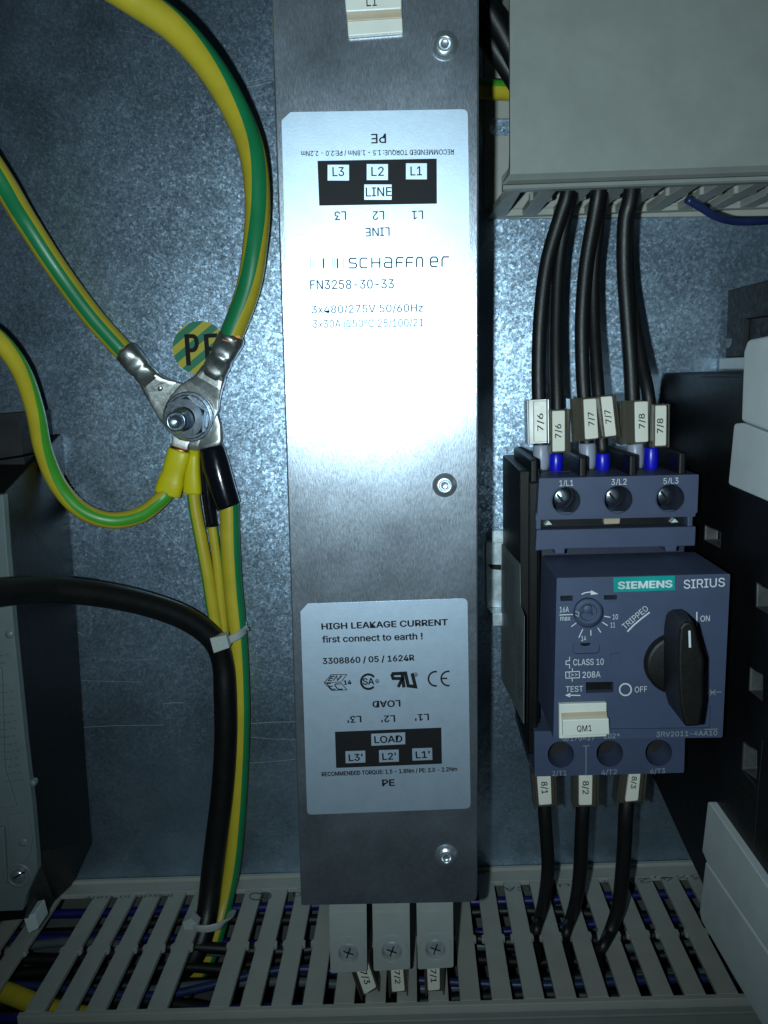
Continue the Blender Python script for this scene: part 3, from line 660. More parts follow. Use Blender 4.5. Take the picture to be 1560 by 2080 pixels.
# base and far side
def slab(mb, x0, x1, d0, d1, z0, z1, mat=0):
    v = [lw(x, d, z) for z in (z0, z1) for d in (d0, d1) for x in (x0, x1)]
    mb.add(v, [[0, 1, 3, 2], [4, 6, 7, 5], [0, 4, 5, 1], [2, 3, 7, 6], [0, 2, 6, 4], [1, 5, 7, 3]], mat)
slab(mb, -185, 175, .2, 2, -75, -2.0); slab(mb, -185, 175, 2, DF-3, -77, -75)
mb.build('base', 'duct_shaded', ld, .2)
fs_ = [(-16, 2062), (24, 2062), (90, 2064), (157, 2062), (223, 2060), (288, 2058), (353, 2056), (419, 2054), (483, 2052), (547, 2050), (616, 2048), (676, 2046), (740, 2046), (804, 2044), (871, 2042), (935, 2038), (999, 2034), (1062, 2030), (1125, 2027), (1190, 2023), (1253, 2020), (1317, 2016), (1377, 2013), (1442, 2010), (1497, 2008)]
X0 = wx(157, 2062); X1 = wx(1442, 2010); pt = (X1-X0)/20
sl = [X0+pt*k for k in range(-5, 26)]
dS = 8.5
mb = MB(); HW = 1.75
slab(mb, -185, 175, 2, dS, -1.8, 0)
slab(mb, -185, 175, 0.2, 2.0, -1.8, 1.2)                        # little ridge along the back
for k in range(len(sl)-1):
    a, b_ = sl[k]+HW, sl[k+1]-HW
    xc = (a+b_)/2
    if k in (2,): continue                                      # broken-out finger at the left
    if k == 8: continue                                         # removed for the cable bundle
    nub = .8; dm = dS+(DF-dS)*.5
    o = [(a, dS), (b_, dS), (b_, dm-1.6), (b_+nub, dm-.9), (b_+nub, dm+.9), (b_, dm+1.6), (b_, DF-2), (a, DF-2), (a, dm+1.6), (a-nub, dm+.9), (a-nub, dm-.9), (a, dm-1.6)]
    prism(mb, [lw(x, d, 0) for x, d in o], 1.8, tuple(-LN))
slab(mb, sl[3]-HW+2, 175, DF-2, DF, -4, 0)
slab(mb, -185, sl[2]-HW, DF-2, DF, -4, 0)
wl = mb.build('slotted_wall', 'duct_grey', ld, .22)
# stamped marking, upside down
def pt_(s, x0, y0, x1, y1, h):
    mb = MB(); text(mb, WP, s, (x0, y0), (x1, y1), h, .06, 0, 0); mb.build('printed_text', 'print_dim', wl)
pt_('Made in Italy', 352, 1816, 172, 1822, 9)
mb = MB(); stroke(mb, WP, arc((520, 1821), 13, 40, 320, 12, 7), 2.6, .06); stroke(mb, WP, arc((538, 1820), 13, -140, 140, 12, 7), 2.6, .06); mb.build('printed_mark', 'print_dim', wl); pt_('CE', 612, 1812, 586, 1813, 14)
pt_('CA', 1074, 1800, 1022, 1802, 15); pt_('u', 1156, 1795, 1134, 1796, 12); pt_('1', 1234, 1789, 1222, 1789, 15); pt_('(2,4x3', 1300, 1779, 1425, 1775, -15) if False else pt_('3x4,2)', 1425, 1776, 1278, 1786, 16)
mb = MB(); slab(mb, -185, 175, DF+.4, DF+2.2, -80, -2.4); slab(mb, -185, 175, DF-1.9, DF+2.2, -2.3, -.9) if False else None
slab(mb, -185, 175, DF+.4, DF+3.0, -3.2, -2.2)
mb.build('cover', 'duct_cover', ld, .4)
# wires lying inside
def duct_wire(label, m, r, pts, cat='wire', grp='wires lying in the lower duct', stripe=None):
    mb = MB(); P = [lw(x, d, z) for x, d, z in pts]
    tube(mb, P, r, 14, 5, 0, stripe, True, 1, (60, 200) if stripe else (0, 0)); tag(mb.build('duct_wire', m), label, cat, grp)
def run(d, z, a=3, x0=-178, x1=170, n=9, seed=0):
    rr = random.Random(seed); return [(x0+(x1-x0)*k/(n-1), d+rr.uniform(-a, a), z+rr.uniform(-a*.8, a*.8)) for k in range(n)]
GW = 'wires lying in the lower duct'
specs = [('blue', 'deep_blue', 1.7, 11, -6, 1.2, 18), ('blue', 'deep_blue', 1.5, 22, -11, 3, 8), ('blue', 'blue_wire', 1.4, 48, -9, 4, 3), ('blue', 'deep_blue', 1.5, 58, -12, 3, 5), ('blue', 'deep_blue', 1.5, 62, -22, 3, 35),
         ('black', 'black_wire', 1.9, 17, -9, 3, 6), ('black', 'black_wire', 2.0, 29, -8, 4, 17), ('black', 'black_wire', 1.8, 38, -12, 5, 28), ('black', 'black_wire', 2.1, 53, -14, 4, 9), ('black', 'black_wire', 2.0, 66, -15, 2, 10),
         ('grey', 'slate_wire', 1.6, 26, -13, 5, 41), ('grey', 'slate_wire', 1.5, 43, -16, 4, 12), ('black', 'black_wire', 2.2, 34, -20, 4, 13), ('black', 'black_wire', 2.2, 47, -22, 4, 14), ('black', 'black_wire', 2.2, 20, -20, 4, 15)]
seen = {}
names = {'blue': 'thin blue wire lying among others inside the lower duct', 'black': 'black wire lying among others inside the lower duct', 'grey': 'grey wire lying among others inside the lower duct'}
for c, m, r, d, z, a, sd in specs: duct_wire(names[c], m, r, run(d, z, a, seed=sd), 'wire', c+' wires in the lower duct')
duct_wire('fat yellow and green cable in the lower duct at the left', ['yellow', 'lime'], 3.3, [(-185, 47, -8), (-150, 48, -8), (-125, 56, -10), (-100, 60, -12), (-75, 58, -14), (-55, 62, -18)], 'earth cable', 'green and yellow earth cables', (60, 1))
duct_wire('thin lime green wire in the lower duct beneath the yellow one', ['lime'], 1.8, [(-185, 62, -14), (-130, 64, -14), (-90, 66, -17), (-60, 66, -22)])

# ================================================================== top-hat rail
zr0, zr1 = at(1005, 1272, 8).z, at(1005, 1077, 8).z; zc_ = (zr0+zr1)/2
rl = thing('mounting_rail', (at(1000, 1170, 8).x, 0, zc_), 'zinc plated top-hat rail end showing left of the breaker', 'rail')
mb = MB(); xa = at(1000, 1170, 7.5).x; xb = 170; T = 1.0
pr = [(8, 17.5), (8, 13), (1.4, 12.4), (1.4, -12.4), (8, -13), (8, -17.5), (7, -17.5), (7, -13.8), (.3, -13.2), (.3, 13.2), (7, 13.8), (7, 17.5)]
n = len(pr); xs_ = [xa, xa, xa-1.6, xa-1.6, xa, xa, xa, xa, xa-1.6, xa-1.6, xa, xa]
v0 = [(xs_[k], -d, zc_+z) for k, (d, z) in enumerate(pr)]; v1 = [(xb, -d, zc_+z) for d, z in pr]
mb.add(v0+v1, [[k, (k+1) % n, n+(k+1) % n, n+k] for k in range(n)]); mb.add(v0, [list(range(n))]); mb.add(v1, [list(range(n))[::-1]])
mb.build('rail_profile', 'rail_zinc', rl, .15)
mb = MB(); flat(mb, PD(1.4), zz(Z8, [(30, 775), (120, 778), (120, 812), (60, 808)]), .03); mb.build('slot', 'case_black', rl)

# ================================================================== motor circuit breaker
br = thing('motor_circuit_breaker', at(1240, 1500, 0), 'slate blue motor protection switch with black rotary knob right of centre', 'circuit breaker')
# rear body
TF, MF, FF, LF = 62, 60, 84, 60
mb = MB()
prism(mb, pp(PD(TF-14), [(1085, 958), (1398, 952), (1374, 1545), (1074, 1552)]), TF-14-12)
mb.build('rear_body', 'slate_dark', br, .4)
# upper terminal block with three screw openings
pl = PD(TF); mb = MB()
holes = [(pp(pl, circ(ZT(x, y), 80/2.786, 30)), 11, 2, 1) for x, y in ((418, 772), (713, 765), (1007, 757))]
prism(mb, pp(pl, rounded(zz(ZT, [(266, 646), (1169, 623), (1160, 842), (254, 862)]), 3)), TF-28, holes=holes)
prism(mb, pp(pl, zz(ZT, [(250, 845), (1160, 826), (1156, 866), (248, 885)]), -1.2), 26)
# little collar round each opening
tb = mb.build('terminal_block', ['slate_blue', 'slate_dark', 'case_black'], br, .35)
for x, y in ((418, 772), (713, 765), (1007, 757)):
    mb = MB(); c = pl.hit(ZT(x, y), -10.5)
    lathe(mb, c, [(3.4, 0), (3.3, 1.2), (2.8, 2.1), (1.6, 2.7), (0, 2.9)], 24)
    stroke(mb, Plane(c+Vector((0, -2.95, 0)), (0, -1, 0)), [ZT(x-52, y-38), ZT(x-10, y+14)], 5, 0, 1); mb.build('terminal_screw', ['bright_zinc', 'case_black'], tb)
    mb = MB(); cc2 = ZT(x, y)
    lathe(mb, pl.hit(cc2), [(80/2.786*pxmm(cc2, pl), -.4), (80/2.786*pxmm(cc2, pl), .25), (84/2.786*pxmm(cc2, pl), .25), (86/2.786*pxmm(cc2, pl), -.1)], 36, 0, False)
    mb.build('opening_rim', 'slate_blue', tb)
for s, a, b_ in (('1/L1', ZT(380, 690), ZT(458, 687)), ('3/L2', ZT(673, 683), ZT(760, 680)), ('5/L3', ZT(968, 678), ZT(1053, 674))):
    mb = MB(); text(mb, pl, s, a, b_, 12.2, .06); mb.build('printed_text', 'print_white', tb)
# ribs between the wire entries
for a, b_, f in ((( 128, 500), (235, 600), 0), ((398, 500), (512, 585), 1), ((668, 490), (795, 575), 1), ((945, 485), (1075, 560), 1)):
    mb = MB(); q0 = PD(TF-3).hit(ZT(b_[0]-20, b_[1]-62)); q1 = PD(TF-3).hit(ZT(b_[0]+24, b_[1]+18))
    o = [(q0.x, q0.y, q0.z), (q1.x, q0.y, q0.z), (q1.x, q0.y, q1.z-3), (q0.x, q0.y, q1.z-3)]
    prism(mb, o, 40); mb.build('barrier_rib', 'case_black', br, .7, 3)
# middle panel with clips
pl = PD(MF); mb = MB()
prism(mb, pp(pl, zz(ZT, [(250, 938), (1154, 918), (1149, 1028), (1046, 1031), (1043, 1060), (982, 1062), (978, 1034), (412, 1046), (410, 1074), (356, 1076), (352, 1050), (244, 1056)])), 12)
prism(mb, pp(pl, zz(ZT, [(352, 1052), (412, 1050), (410, 1076), (356, 1078)]), -1.5), 8); prism(mb, pp(pl, zz(ZT, [(980, 1036), (1045, 1033), (1043, 1062), (982, 1064)]), -1.5), 8)
prism(mb, pp(pl, zz(ZT, [(250, 876), (282, 876), (280, 940), (248, 940)]), -.8), 10); prism(mb, pp(pl, zz(ZT, [(1110, 862), (1142, 862), (1140, 922), (1110, 924)]), -.8), 10)
mp = mb.build('middle_panel', 'slate_blue', br, .35)
mb = MB(); prism(mb, pp(pl, zz(ZT, [(290, 884), (1110, 868), (1110, 915), (290, 934)]), -4), 3); mb.build('gap_shade', 'case_black', br)  # black slab: the shade in the gap is given as colour
mb = MB(); prism(mb, pp(pl, zz(ZT, [(640, 880), (735, 878), (732, 910), (642, 914)]), -2), 3); mb.build('latch', 'tag_dull' if 'tag_dull' in MATS else 'holder_tan', br, .3)
for q in ([(300, 915), (322, 888), (345, 912)], [(1018, 902), (1040, 876), (1062, 898)]):
    mb = MB(); prism(mb, pp(pl, zz(ZT, q), -1), 3); mb.build('clip', 'panel_grey', br, .2)
# front block
pl = PD(FF); mb = MB()
outl = pp(pl, rounded(zz(ZB, [(365, 262), (1347, 238), (1303, 1165), (345, 1176)]), 4))
H = lambda pts, dp, m_=0: (pp(pl, zz(ZB, pts)), dp, m_, 0)
dl = ZB(545, 458)
holes = [H([(385, 363), (455, 361), (454, 391), (386, 393)], 3, 1), H([(632, 360), (706, 358), (705, 383), (633, 386)], 3, 1), H([(530, 852), (685, 849), (685, 910), (531, 914)], 2.2, 1),
         (pp(pl, circ(dl, 86/2.786, 36)), 1.6, 0, 0), H(rounded([(455, 632), (608, 628), (608, 690), (456, 695)], 28, 5), 1.0, 0), H([(374, 988), (1236, 984), (1232, 1112), (376, 1122)], .7, 0)]
prism(mb, outl, FF-57, holes=holes)
prism(mb, pp(pl, rounded(zz(ZB, [(668, 686), (727, 684), (727, 728), (669, 731)]), 4), .5), 1)
prism(mb, pp(pl, circ(ZB(530, 640), 30/2.786, 16, ry=14/2.786), -.94), .3, mat=1)
fb = mb.build('front_block', ['slate_blue', 'case_black'], br, .5, 3)
# setting dial
mb = MB(); c = pl.hit(dl, -1.6); R_ = 80/2.786*pxmm(dl, pl)
lathe(mb, c, [(R_, 0), (R_, 1.2), (R_-.5, 1.6), (R_*.62, 1.6), (R_*.58, 1.0), (0, 1.0)], 36, 0, False)
q = Plane(c+Vector((0, -1.05, 0)), (0, -1, 0)); stroke(mb, q, zz(ZB, [(492, 470), (580, 400)]), 5.5, 0, 1); stroke(mb, q, zz(ZB, [(505, 405), (570, 470)]), 5.5, 0, 1)
lathe(mb, q.hit(ZB(537, 437)), [(1.3, 0), (1.2, .7), (0, .9)], 16)
stroke(mb, Plane(c+Vector((0, -1.65, 0)), (0, -1, 0)), zz(ZB, [(470, 452), (492, 458), (486, 480), (470, 470)]), 1.6, 0, 2)
mb.build('setting_dial', ['slate_blue', 'slate_dark', 'print_grey'], br, .15)
# maker's plate
mb = MB(); prism(mb, pp(pl, zz(ZB, [(684, 258), (1032, 247), (1034, 330), (686, 342)]), .3), .6); bp = mb.build('name_plate', 'teal', br, .1)
mb = MB(); text(mb, pl, 'SIEMENS', ZB(711, 321), ZB(1014, 312), 40/2.786, .36, 0, .03); mb.build('printed_text', 'print_white', bp)
# print on the front
mb = MB(); o_ = .06
TX = lambda s, x0, y0, x1, y1, h, bold=0, m_=0: text(mb, pl, s, ZB(x0, y0), ZB(x1, y1), h/2.786, o_, m_, bold)
SK = lambda pts, wz, m_=0, cl=False: stroke(mb, pl, zz(ZB, pts), wz/2.786, o_, m_, cl)
TX('SIRIUS', 1083, 322, 1315, 309, 51, .004)
SK([(505, 354), (525, 345), (552, 341), (575, 344)], 6); flat(mb, pl, zz(ZB, [(558, 331), (600, 352), (556, 357)]), o_)
TX('16A', 382, 456, 433, 454, 32); SK([(380, 471), (456, 468)], 4.5); TX('max', 384, 503, 442, 502, 29)
for a, b_ in (((447, 537), (475, 516)), ((489, 600), (512, 551)), ((558, 588), (557, 556)), ((614, 570), (596, 543)), ((653, 531), (622, 512)), ((668, 484), (633, 478))): SK([a, b_], 5)
TX('10', 681, 496, 711, 495, 30); TX('11', 669, 542, 694, 541, 30); TX('14', 503, 618, 531, 617, 30)
TX('TRIPPED', 752, 553, 886, 440, 34); SK([(764, 565), (800, 528), (845, 490), (890, 456)], 8)
SK([(437, 708), (437, 730), (417, 731), (417, 752), (437, 751), (437, 774)], 4)
TX('CLASS 10', 458, 756, 630, 752, 36); SK([(415, 794), (492, 790), (493, 826), (416, 829)], 4, 0, True); SK([(453, 771), (453, 791)], 4); SK([(452, 829), (452, 848)], 4)
TX('I>>', 430, 820, 482, 817, 24); TX('208A', 511, 827, 612, 823, 36)
TX('TEST', 416, 907, 513, 904, 34); SK([(498, 926), (436, 925)], 6); flat(mb, pl, zz(ZB, [(411, 925), (441, 912), (441, 937)]), o_)
SK(arc((753, 893), 33, 0, 360, 30)[:-1], 8, 0, True); TX('OFF', 806, 909, 876, 906, 34); TX('ON', 1177, 508, 1230, 506, 34); SK([(1157, 453), (1157, 530)], 7)
SK([(1205, 885), (1216, 890), (1216, 925)], 3.5, 1); SK([(1216, 909), (1298, 906)], 3.5, 1); SK([(1230, 893), (1262, 925)], 3.5, 1); SK([(1262, 892), (1230, 926)], 3.5, 1)
TX('3RV2011-4AA10', 928, 1160, 1272, 1151, 29, 0, 1); TX('*E02*', 610, 1170, 720, 1167, 28, 0, 1); TX('G/170427', 398, 1183, 580, 1178, 28, 0, 1); SK([(1200, 1118), (1275, 1116)], 3, 1)
mb.build('printed_text', ['print_white', 'print_grey'], fb)
# rotary knob
kb = MB(); kc = ZB(1032, 738)
lathe(kb, pl.hit(kc), [(177/2.786*pxmm(kc, pl), -.3), (177/2.786*pxmm(kc, pl), 1.8), (170/2.786*pxmm(kc, pl), 2.6), (0, 2.8)], 44, 0, True)
back = zz(ZB, [(985, 462), (1020, 440), (1065, 437), (1100, 452), (1122, 520), (1120, 700), (1105, 900), (1070, 985), (1000, 985), (970, 880), (968, 700), (972, 540)])
frnt = zz(ZB, [(1062, 540), (1082, 514), (1112, 508), (1145, 520), (1164, 600), (1200, 720), (1198, 960), (1178, 1102), (1092, 1106), (1062, 980), (1052, 760), (1055, 620)])
n = len(back); va = pp(PD(FF+2.3), back)
mid = [PD(FF+14).hit(((f[0]*.72+b_[0]*.28), (f[1]*.72+b_[1]*.28))) for f, b_ in zip(frnt, back)]; vb = pp(PD(FF+19), frnt)
kb.add(va+mid+vb, [[j*n+k, j*n+(k+1) % n, (j+1)*n+(k+1) % n, (j+1)*n+k] for j in range(2) for k in range(n)]+[list(range(2*n, 3*n))])
kn = kb.build('rotary_knob', 'knob_black', br, .9, 3)
mb = MB(); stroke(mb, PD(FF+19), zz(ZB, [(1115, 560), (1118, 655)]), 4.6, .08); mb.build('pointer_line', 'print_white', kn)
# lower terminal block
pl = PD(LF); mb = MB()
lh = ((388, 1262, 75), (665, 1256, 76), (942, 1252, 76))
holes = [(pp(pl, circ(ZB(x, y), r/2.786, 30)), 9, 1, 0) for x, y, r in lh]
prism(mb, pp(pl, rounded(zz(ZB, [(238, 1130), (1092, 1120), (1085, 1364), (240, 1386)]), [0, 0, 4, 2])), LF-20, holes=holes)
lb = mb.build('terminal_block', ['slate_blue', 'case_dark'], br, .35)
mb = MB(); stroke(mb, pl, zz(ZB, [(530, 1212), (530, 1382)]), 1.2, .06); stroke(mb, pl, zz(ZB, [(513, 1212), (550, 1211)]), 1.2, .06)
for s, x0, y0, x1, y1 in (('2/T1', 340, 1383, 420, 1380), ('4/T2', 618, 1377, 705, 1373), ('6/T3', 894, 1371, 978, 1367)): text(mb, pl, s, ZB(x0, y0-2), ZB(x1, y1-2), 29/2.786, .06)
mb.build('printed_text', 'print_grey', lb)
# side body between front block and lower terminals
# auxiliary contact module on the left flank
AX = 31.0
mb = MB()
sp = PX(AX)
prof = zz(Z8, [(112, 62), (218, 120), (300, 150), (300, 2075), (290, 2040), (185, 1800), (108, 1600), (104, 1200), (122, 490), (112, 470)])
q = pp(sp, prof)
zt_, zb2 = q[0].z, q[6].z
mb = MB(); box(mb, (AX, -56, at(1040, 1430, 40).z), (37.2, -10, zt_)); box(mb, (AX+2.6, -57.5, at(1080, 1540, 60).z), (36.4, -14, zt_-1))
am = mb.build('side_contact_block', 'case_black', br, .5)
mb = MB(); pl = PX(AX)
lbp = rounded(zz(Z8, [(124, 640), (242, 772), (245, 1035), (270, 1105), (266, 1800), (120, 1505)]), 3)
prism(mb, pp(pl, lbp, .12), .10, (1, 0, 0))
sl_ = mb.build('side_label', 'side_label', am)
mb = MB(); rr = random.Random(4)
y = 1180.
while y < 1640:
    h_ = rr.choice((5, 9, 14)); x0 = 232; sk_ = (y-1180)*.0
    flat(mb, pl, zz(Z8, [(228, y-24+sk_), (258, y+6+sk_), (258, y+6+h_), (228, y-24+h_)]), .18); y += h_+rr.choice((6, 9, 13))
for k in range(9):
    x = 140+k*9; flat(mb, pl, zz(Z8, [(x, 700+k*12), (x+2, 703+k*12), (x+2, 1100+k*20+rr.uniform(-80, 40)), (x, 1097+k*20+rr.uniform(-80, 40))]), .18)
mb.build('printed_text', 'print_dim', sl_)
# equipment marker on the breaker
holder_marker(zz(ZB, [(372, 963), (640, 955), (640, 1145), (373, 1158)]), zz(ZB, [(386, 1039), (645, 1030), (650, 1120), (388, 1134)]), zz(ZB, [(384, 1012), (640, 1002), (642, 1040), (386, 1048)]),
              ('QM1', ZB(467, 1104), ZB(548, 1100), 36/2.786), PD(FF), 'white marker reading QM1 clipped on the front of the breaker')

# ================================================================== wires with ferrules and cable markers at the breaker
def wire(pts, r, label, ferr=None, fm='ferrule_grey', grp='black wires running down to the breaker'):
    t = thing('black_wire', at(*pts[-1]), label, 'wire', grp)
    mb = MB(); tube(mb, [at(*p) for p in pts], r, 20, 7); mb.build('insulation', 'black_wire', t)
    if ferr:
        (a, b_, rr) = ferr; mb = MB(); A_, B_ = at(*a), at(*b_)
        loft(mb, [(A_, rr*1.8, rr*1.8), (A_+(B_-A_)*.06, rr*2, rr*2), (A_+(B_-A_)*.6, rr*2, rr*2), (A_+(B_-A_)*.8, rr*1.85, rr*1.85), (B_, rr*1.6, rr*1.6)], 22); mb.build('ferrule_collar', fm, t)
    return t
UW = [ # top start in duct ... collar
 ([(1160, 330, 44), (1152, 395, 44), (1138, 440, 43), (1112, 530, 42), (1098, 640, 42), (1094, 740, 42), (1095, 820, 42), (1098, 915, 42)], 2.15, ((1099, 903, 42), (1100, 956, 42), 2.55), 'ferrule_grey', 'first pair, left black wire with a grey ferrule'),
 ([(1168, 330, 40), (1160, 400, 39), (1148, 450, 38), (1135, 540, 38), (1130, 650, 40), (1130, 750, 43), (1132, 830, 45), (1131, 930, 46)], 1.95, ((1130, 921, 46), (1129, 962, 46), 2.1), 'ferrule_blue', 'first pair, right black wire with a blue ferrule'),
 ([(1222, 330, 44), (1215, 392, 44), (1207, 440, 43), (1190, 540, 42), (1182, 650, 42), (1183, 750, 42), (1188, 830, 42), (1193, 915, 42)], 2.15, ((1193, 900, 42), (1194, 953, 42), 2.55), 'ferrule_grey', 'middle pair, left black wire with a grey ferrule'),
 ([(1226, 330, 40), (1222, 395, 38), (1216, 450, 37), (1206, 550, 36), (1206, 650, 38), (1211, 740, 42), (1217, 820, 45), (1224, 925, 46)], 1.9, ((1224, 920, 46), (1224, 960, 46), 2.2), 'ferrule_blue', 'middle pair, right black wire with a blue ferrule'),
 ([(1290, 330, 44), (1280, 405, 44), (1270, 450, 43), (1268, 540, 42), (1274, 640, 42), (1281, 740, 42), (1285, 820, 42), (1290, 915, 42)], 2.3, ((1290, 900, 42), (1292, 952, 42), 2.5), 'ferrule_grey', 'right pair, left black wire with a grey ferrule'),
 ([(1296, 330, 40), (1284, 405, 38), (1274, 460, 36), (1276, 560, 34), (1290, 660, 37), (1304, 740, 42), (1318, 810, 46), (1325, 915, 46)], 1.95, ((1323, 908, 46), (1322, 958, 46), 2.15), 'ferrule_blue', 'right pair, right black wire with a blue ferrule')]
for p, r, f, fm, lab in UW: wire(p, r, lab, f, fm)
dw = lambda x, y, o: (x, y, -WP.hit((x, y)).y+o)
LW_ = [([(1108, 1560, 40), (1106, 1640, 42), (1110, 1700, 42), (1113, 1760, 41), (1107, 1818, 36), dw(1097, 1862, 4), dw(1090, 1888, 1.5), dw(1090, 1908, -4), dw(1093, 1950, -14)], [2.2, 2.2, 2.2, 2.2, 2.15, 2.0, 1.75, 1.6, 1.6], 'left black wire running from the breaker into the lower duct'),
       ([(1190, 1560, 40), (1184, 1640, 42), (1181, 1700, 42), (1178, 1770, 41), (1171, 1825, 38), dw(1160, 1864, 4.5), dw(1151, 1893, 1.5), dw(1151, 1914, -4), dw(1155, 1955, -14)], [2.3, 2.3, 2.3, 2.3, 2.2, 2.05, 1.75, 1.6, 1.6], 'middle black wire running from the breaker into the lower duct'),
       ([(1285, 1560, 40), (1272, 1640, 44), (1268, 1720, 44), (1262, 1800, 43), (1255, 1846, 42), dw(1240, 1890, 5), dw(1225, 1922, 2), dw(1217, 1944, -4), dw(1218, 1985, -14)], [2.4, 2.4, 2.4, 2.4, 2.3, 2.1, 1.8, 1.6, 1.6], 'right black wire running from the breaker into the lower duct')]
for p, r, lab in LW_: wire(p, r, lab, None, grp='black wires leaving the bottom of the breaker')
def cable_marker(quad, d, s, up, label, grp, left=0, right=0, cm='clear_carrier', txt=True, tw=.62, shift=0, n=(0, -1, 0)):
    """quad: white tag corners TL,TR,BR,BL in photo pixels; carrier: clear sleeve round the wire behind"""
    pl = Plane(PD(d).hit(quad[1]), n); t = thing('cable_marker', pl.hit(quad[3]), label, 'cable marker', grp)
    q = [Vector(p) for p in quad]; ux = (q[1]-q[0]).normalized(); uy = (q[3]-q[0]).normalized()
    mb = MB(); prism(mb, pp(pl, rounded([tuple(p) for p in q], 3.2, 3)), 1.1); tg = mb.build('name_tag', 'tag_white', t, .25)
    e = 3.0
    c4 = [q[0]-ux*(e+left)-uy*e, q[1]+ux*(e+right)-uy*e, q[2]+ux*(e+right)+uy*e, q[3]-ux*(e+left)+uy*e]
    mb = MB(); o = pp(Plane(pl.p-pl.n*1.4, n), [tuple(p) for p in c4])
    mm_ = pxmm(quad[0], pl)
    W = (o[1]-o[0]).length
    prism(mb, o, .6)                                           # web behind the tag
    for a, b_ in ((0, 3), (1, 2)):                             # rims on both long sides
        sx_ = (o[1]-o[0]).normalized()*(.55 if a == 0 else -.55)
        prism(mb, [o[a]+Vector((0, -1.7, 0)), o[a]+sx_+Vector((0, -1.7, 0)), o[b_]+sx_+Vector((0, -1.7, 0)), o[b_]+Vector((0, -1.7, 0))], 6.2)
    mb.build('carrier', cm, t, .12)
    if txt:
        c0, c1 = (q[3]+q[2])/2, (q[0]+q[1])/2; ax_ = (c1-c0); wv = (q[1]-q[0]); hpx = wv.length*.43
        mid = (c0+c1)/2+ax_*shift
        if up: bl = mid-ax_*tw/2+ux*hpx/2; br_ = mid+ax_*tw/2+ux*hpx/2
        else: bl = mid+ax_*tw/2-ux*hpx/2; br_ = mid-ax_*tw/2-ux*hpx/2
        mb = MB(); text(mb, pl, s, tuple(bl), tuple(br_), hpx, .04, 0, .012); mb.build('printed_text', 'print_black', tg)
GU = 'cable markers on the wires above the breaker'
cable_marker(zz(ZT, [(232, 208), (308, 204), (310, 438), (236, 443)]), 48, '7/6', True, 'cable marker whose white face glares, leftmost in the row above the breaker', GU, 12, 0, tw=.42, shift=-.02, n=(-.205, -1, .055))
cable_marker(zz(ZT, [(332, 264), (412, 261), (412, 492), (334, 496)]), 52, '7/6', True, 'low hanging cable marker reading 7/6 above the breaker', GU, 0, 6, tw=.34)
cable_marker(zz(ZT, [(516, 198), (588, 193), (602, 418), (526, 426)]), 48, '7/7', True, 'left one of the two cable markers reading 7/7', GU, 27, 0, tw=.34)
cable_marker(zz(ZT, [(604, 186), (678, 180), (702, 402), (630, 411)]), 52, '7/7', True, 'right one of the two cable markers reading 7/7, tilted', GU, 0, 3, tw=.34)
cable_marker(zz(ZT, [(806, 212), (882, 209), (884, 438), (810, 443)]), 48, '7/8', True, 'higher cable marker reading 7/8 with wide brown sleeve', GU, 30, 0, tw=.36, shift=.02)
cable_marker(zz(ZT, [(912, 234), (988, 232), (985, 460), (910, 464)]), 52, '7/8', True, 'lower cable marker reading 7/8 at the right end', GU, 0, 0, tw=.36)
GB = 'cable markers on the wires below the breaker'
cable_marker(zz(Z2, [(150, 205), (236, 200), (243, 402), (165, 408)]), 52, '8/1', False, 'cable marker reading 8/1 under the breaker', GB, 8, 6, tw=.36, shift=.02)
cable_marker(zz(Z2, [(408, 200), (492, 196), (488, 406), (408, 408)]), 52, '8/2', False, 'cable marker reading 8/2 under the breaker', GB, 9, 8, tw=.38, shift=.02)
cable_marker(zz(Z2, [(716, 190), (786, 190), (768, 378), (690, 386)]), 52, '8/3', False, 'cable marker reading 8/3 under the breaker, slightly tilted', GB, 18, 7, tw=.38, shift=.1)
GF = 'cable markers under the filter terminals'
cable_marker(zz(Z3, [(460, 750), (535, 722), (590, 882), (520, 925)]), 66, '7/3', False, 'slanting cable marker reading 7/3 under the left filter terminal', GF, 4, 4, tw=.46, shift=0)
cable_marker(zz(Z3, [(672, 735), (745, 735), (758, 905), (682, 912)]), 66, '7/2', False, 'cable marker reading 7/2 under the middle filter terminal', GF, 3, 4, tw=.44, shift=0)
cable_marker(zz(Z3, [(886, 728), (962, 730), (964, 898), (893, 905)]), 66, '7/1', False, 'cable marker reading 7/1 under the right filter terminal', GF, 3, 6, tw=.44, shift=0)
for k, (x, dx, lab) in enumerate(((745, 22, 'left'), (808, 6, 'middle'), (881, 4, 'right'))):
    wire([(x-dx, 1930, 60), (x, 1985, 61), (x+dx*.6, 2030, 52), (x+dx, 2080, 44)], 1.9, lab+' black wire below the filter terminals dropping into the duct', None, grp='black wires below the filter')

# ================================================================== black device at the right edge
BX = 87.5
rd = thing('soft_starter', (BX, 0, -75), 'big black device at the right edge with light grey covers', 'switchgear')
pl = PX(BX)
ztop = at(1320, 758, 0).z; zbot = -160
mb = MB()
sidep = [(BX, 0, ztop), (BX, -118, ztop), (BX, -118, zbot-8), (BX, -40, zbot+2), (BX, 0, zbot+8)]
def hrect(pts): return pp(pl, zz(Z(0, 0, 1), pts))
hl = [[(1432, 1067), (1464, 1082), (1463, 1112), (1431, 1096)], [(1537, 1184), (1590, 1218), (1590, 1262), (1536, 1232)], [(1524, 1356), (1548, 1372), (1548, 1422), (1522, 1402)], [(1510, 1508), (1536, 1526), (1536, 1582), (1508, 1562)]]
prism(mb, sidep, 120, (1, 0, 0), holes=[(hrect(h), 4, 0, 1) for h in hl])
hb = mb.build('housing', ['case_black', 'case_edge'], rd, .5)
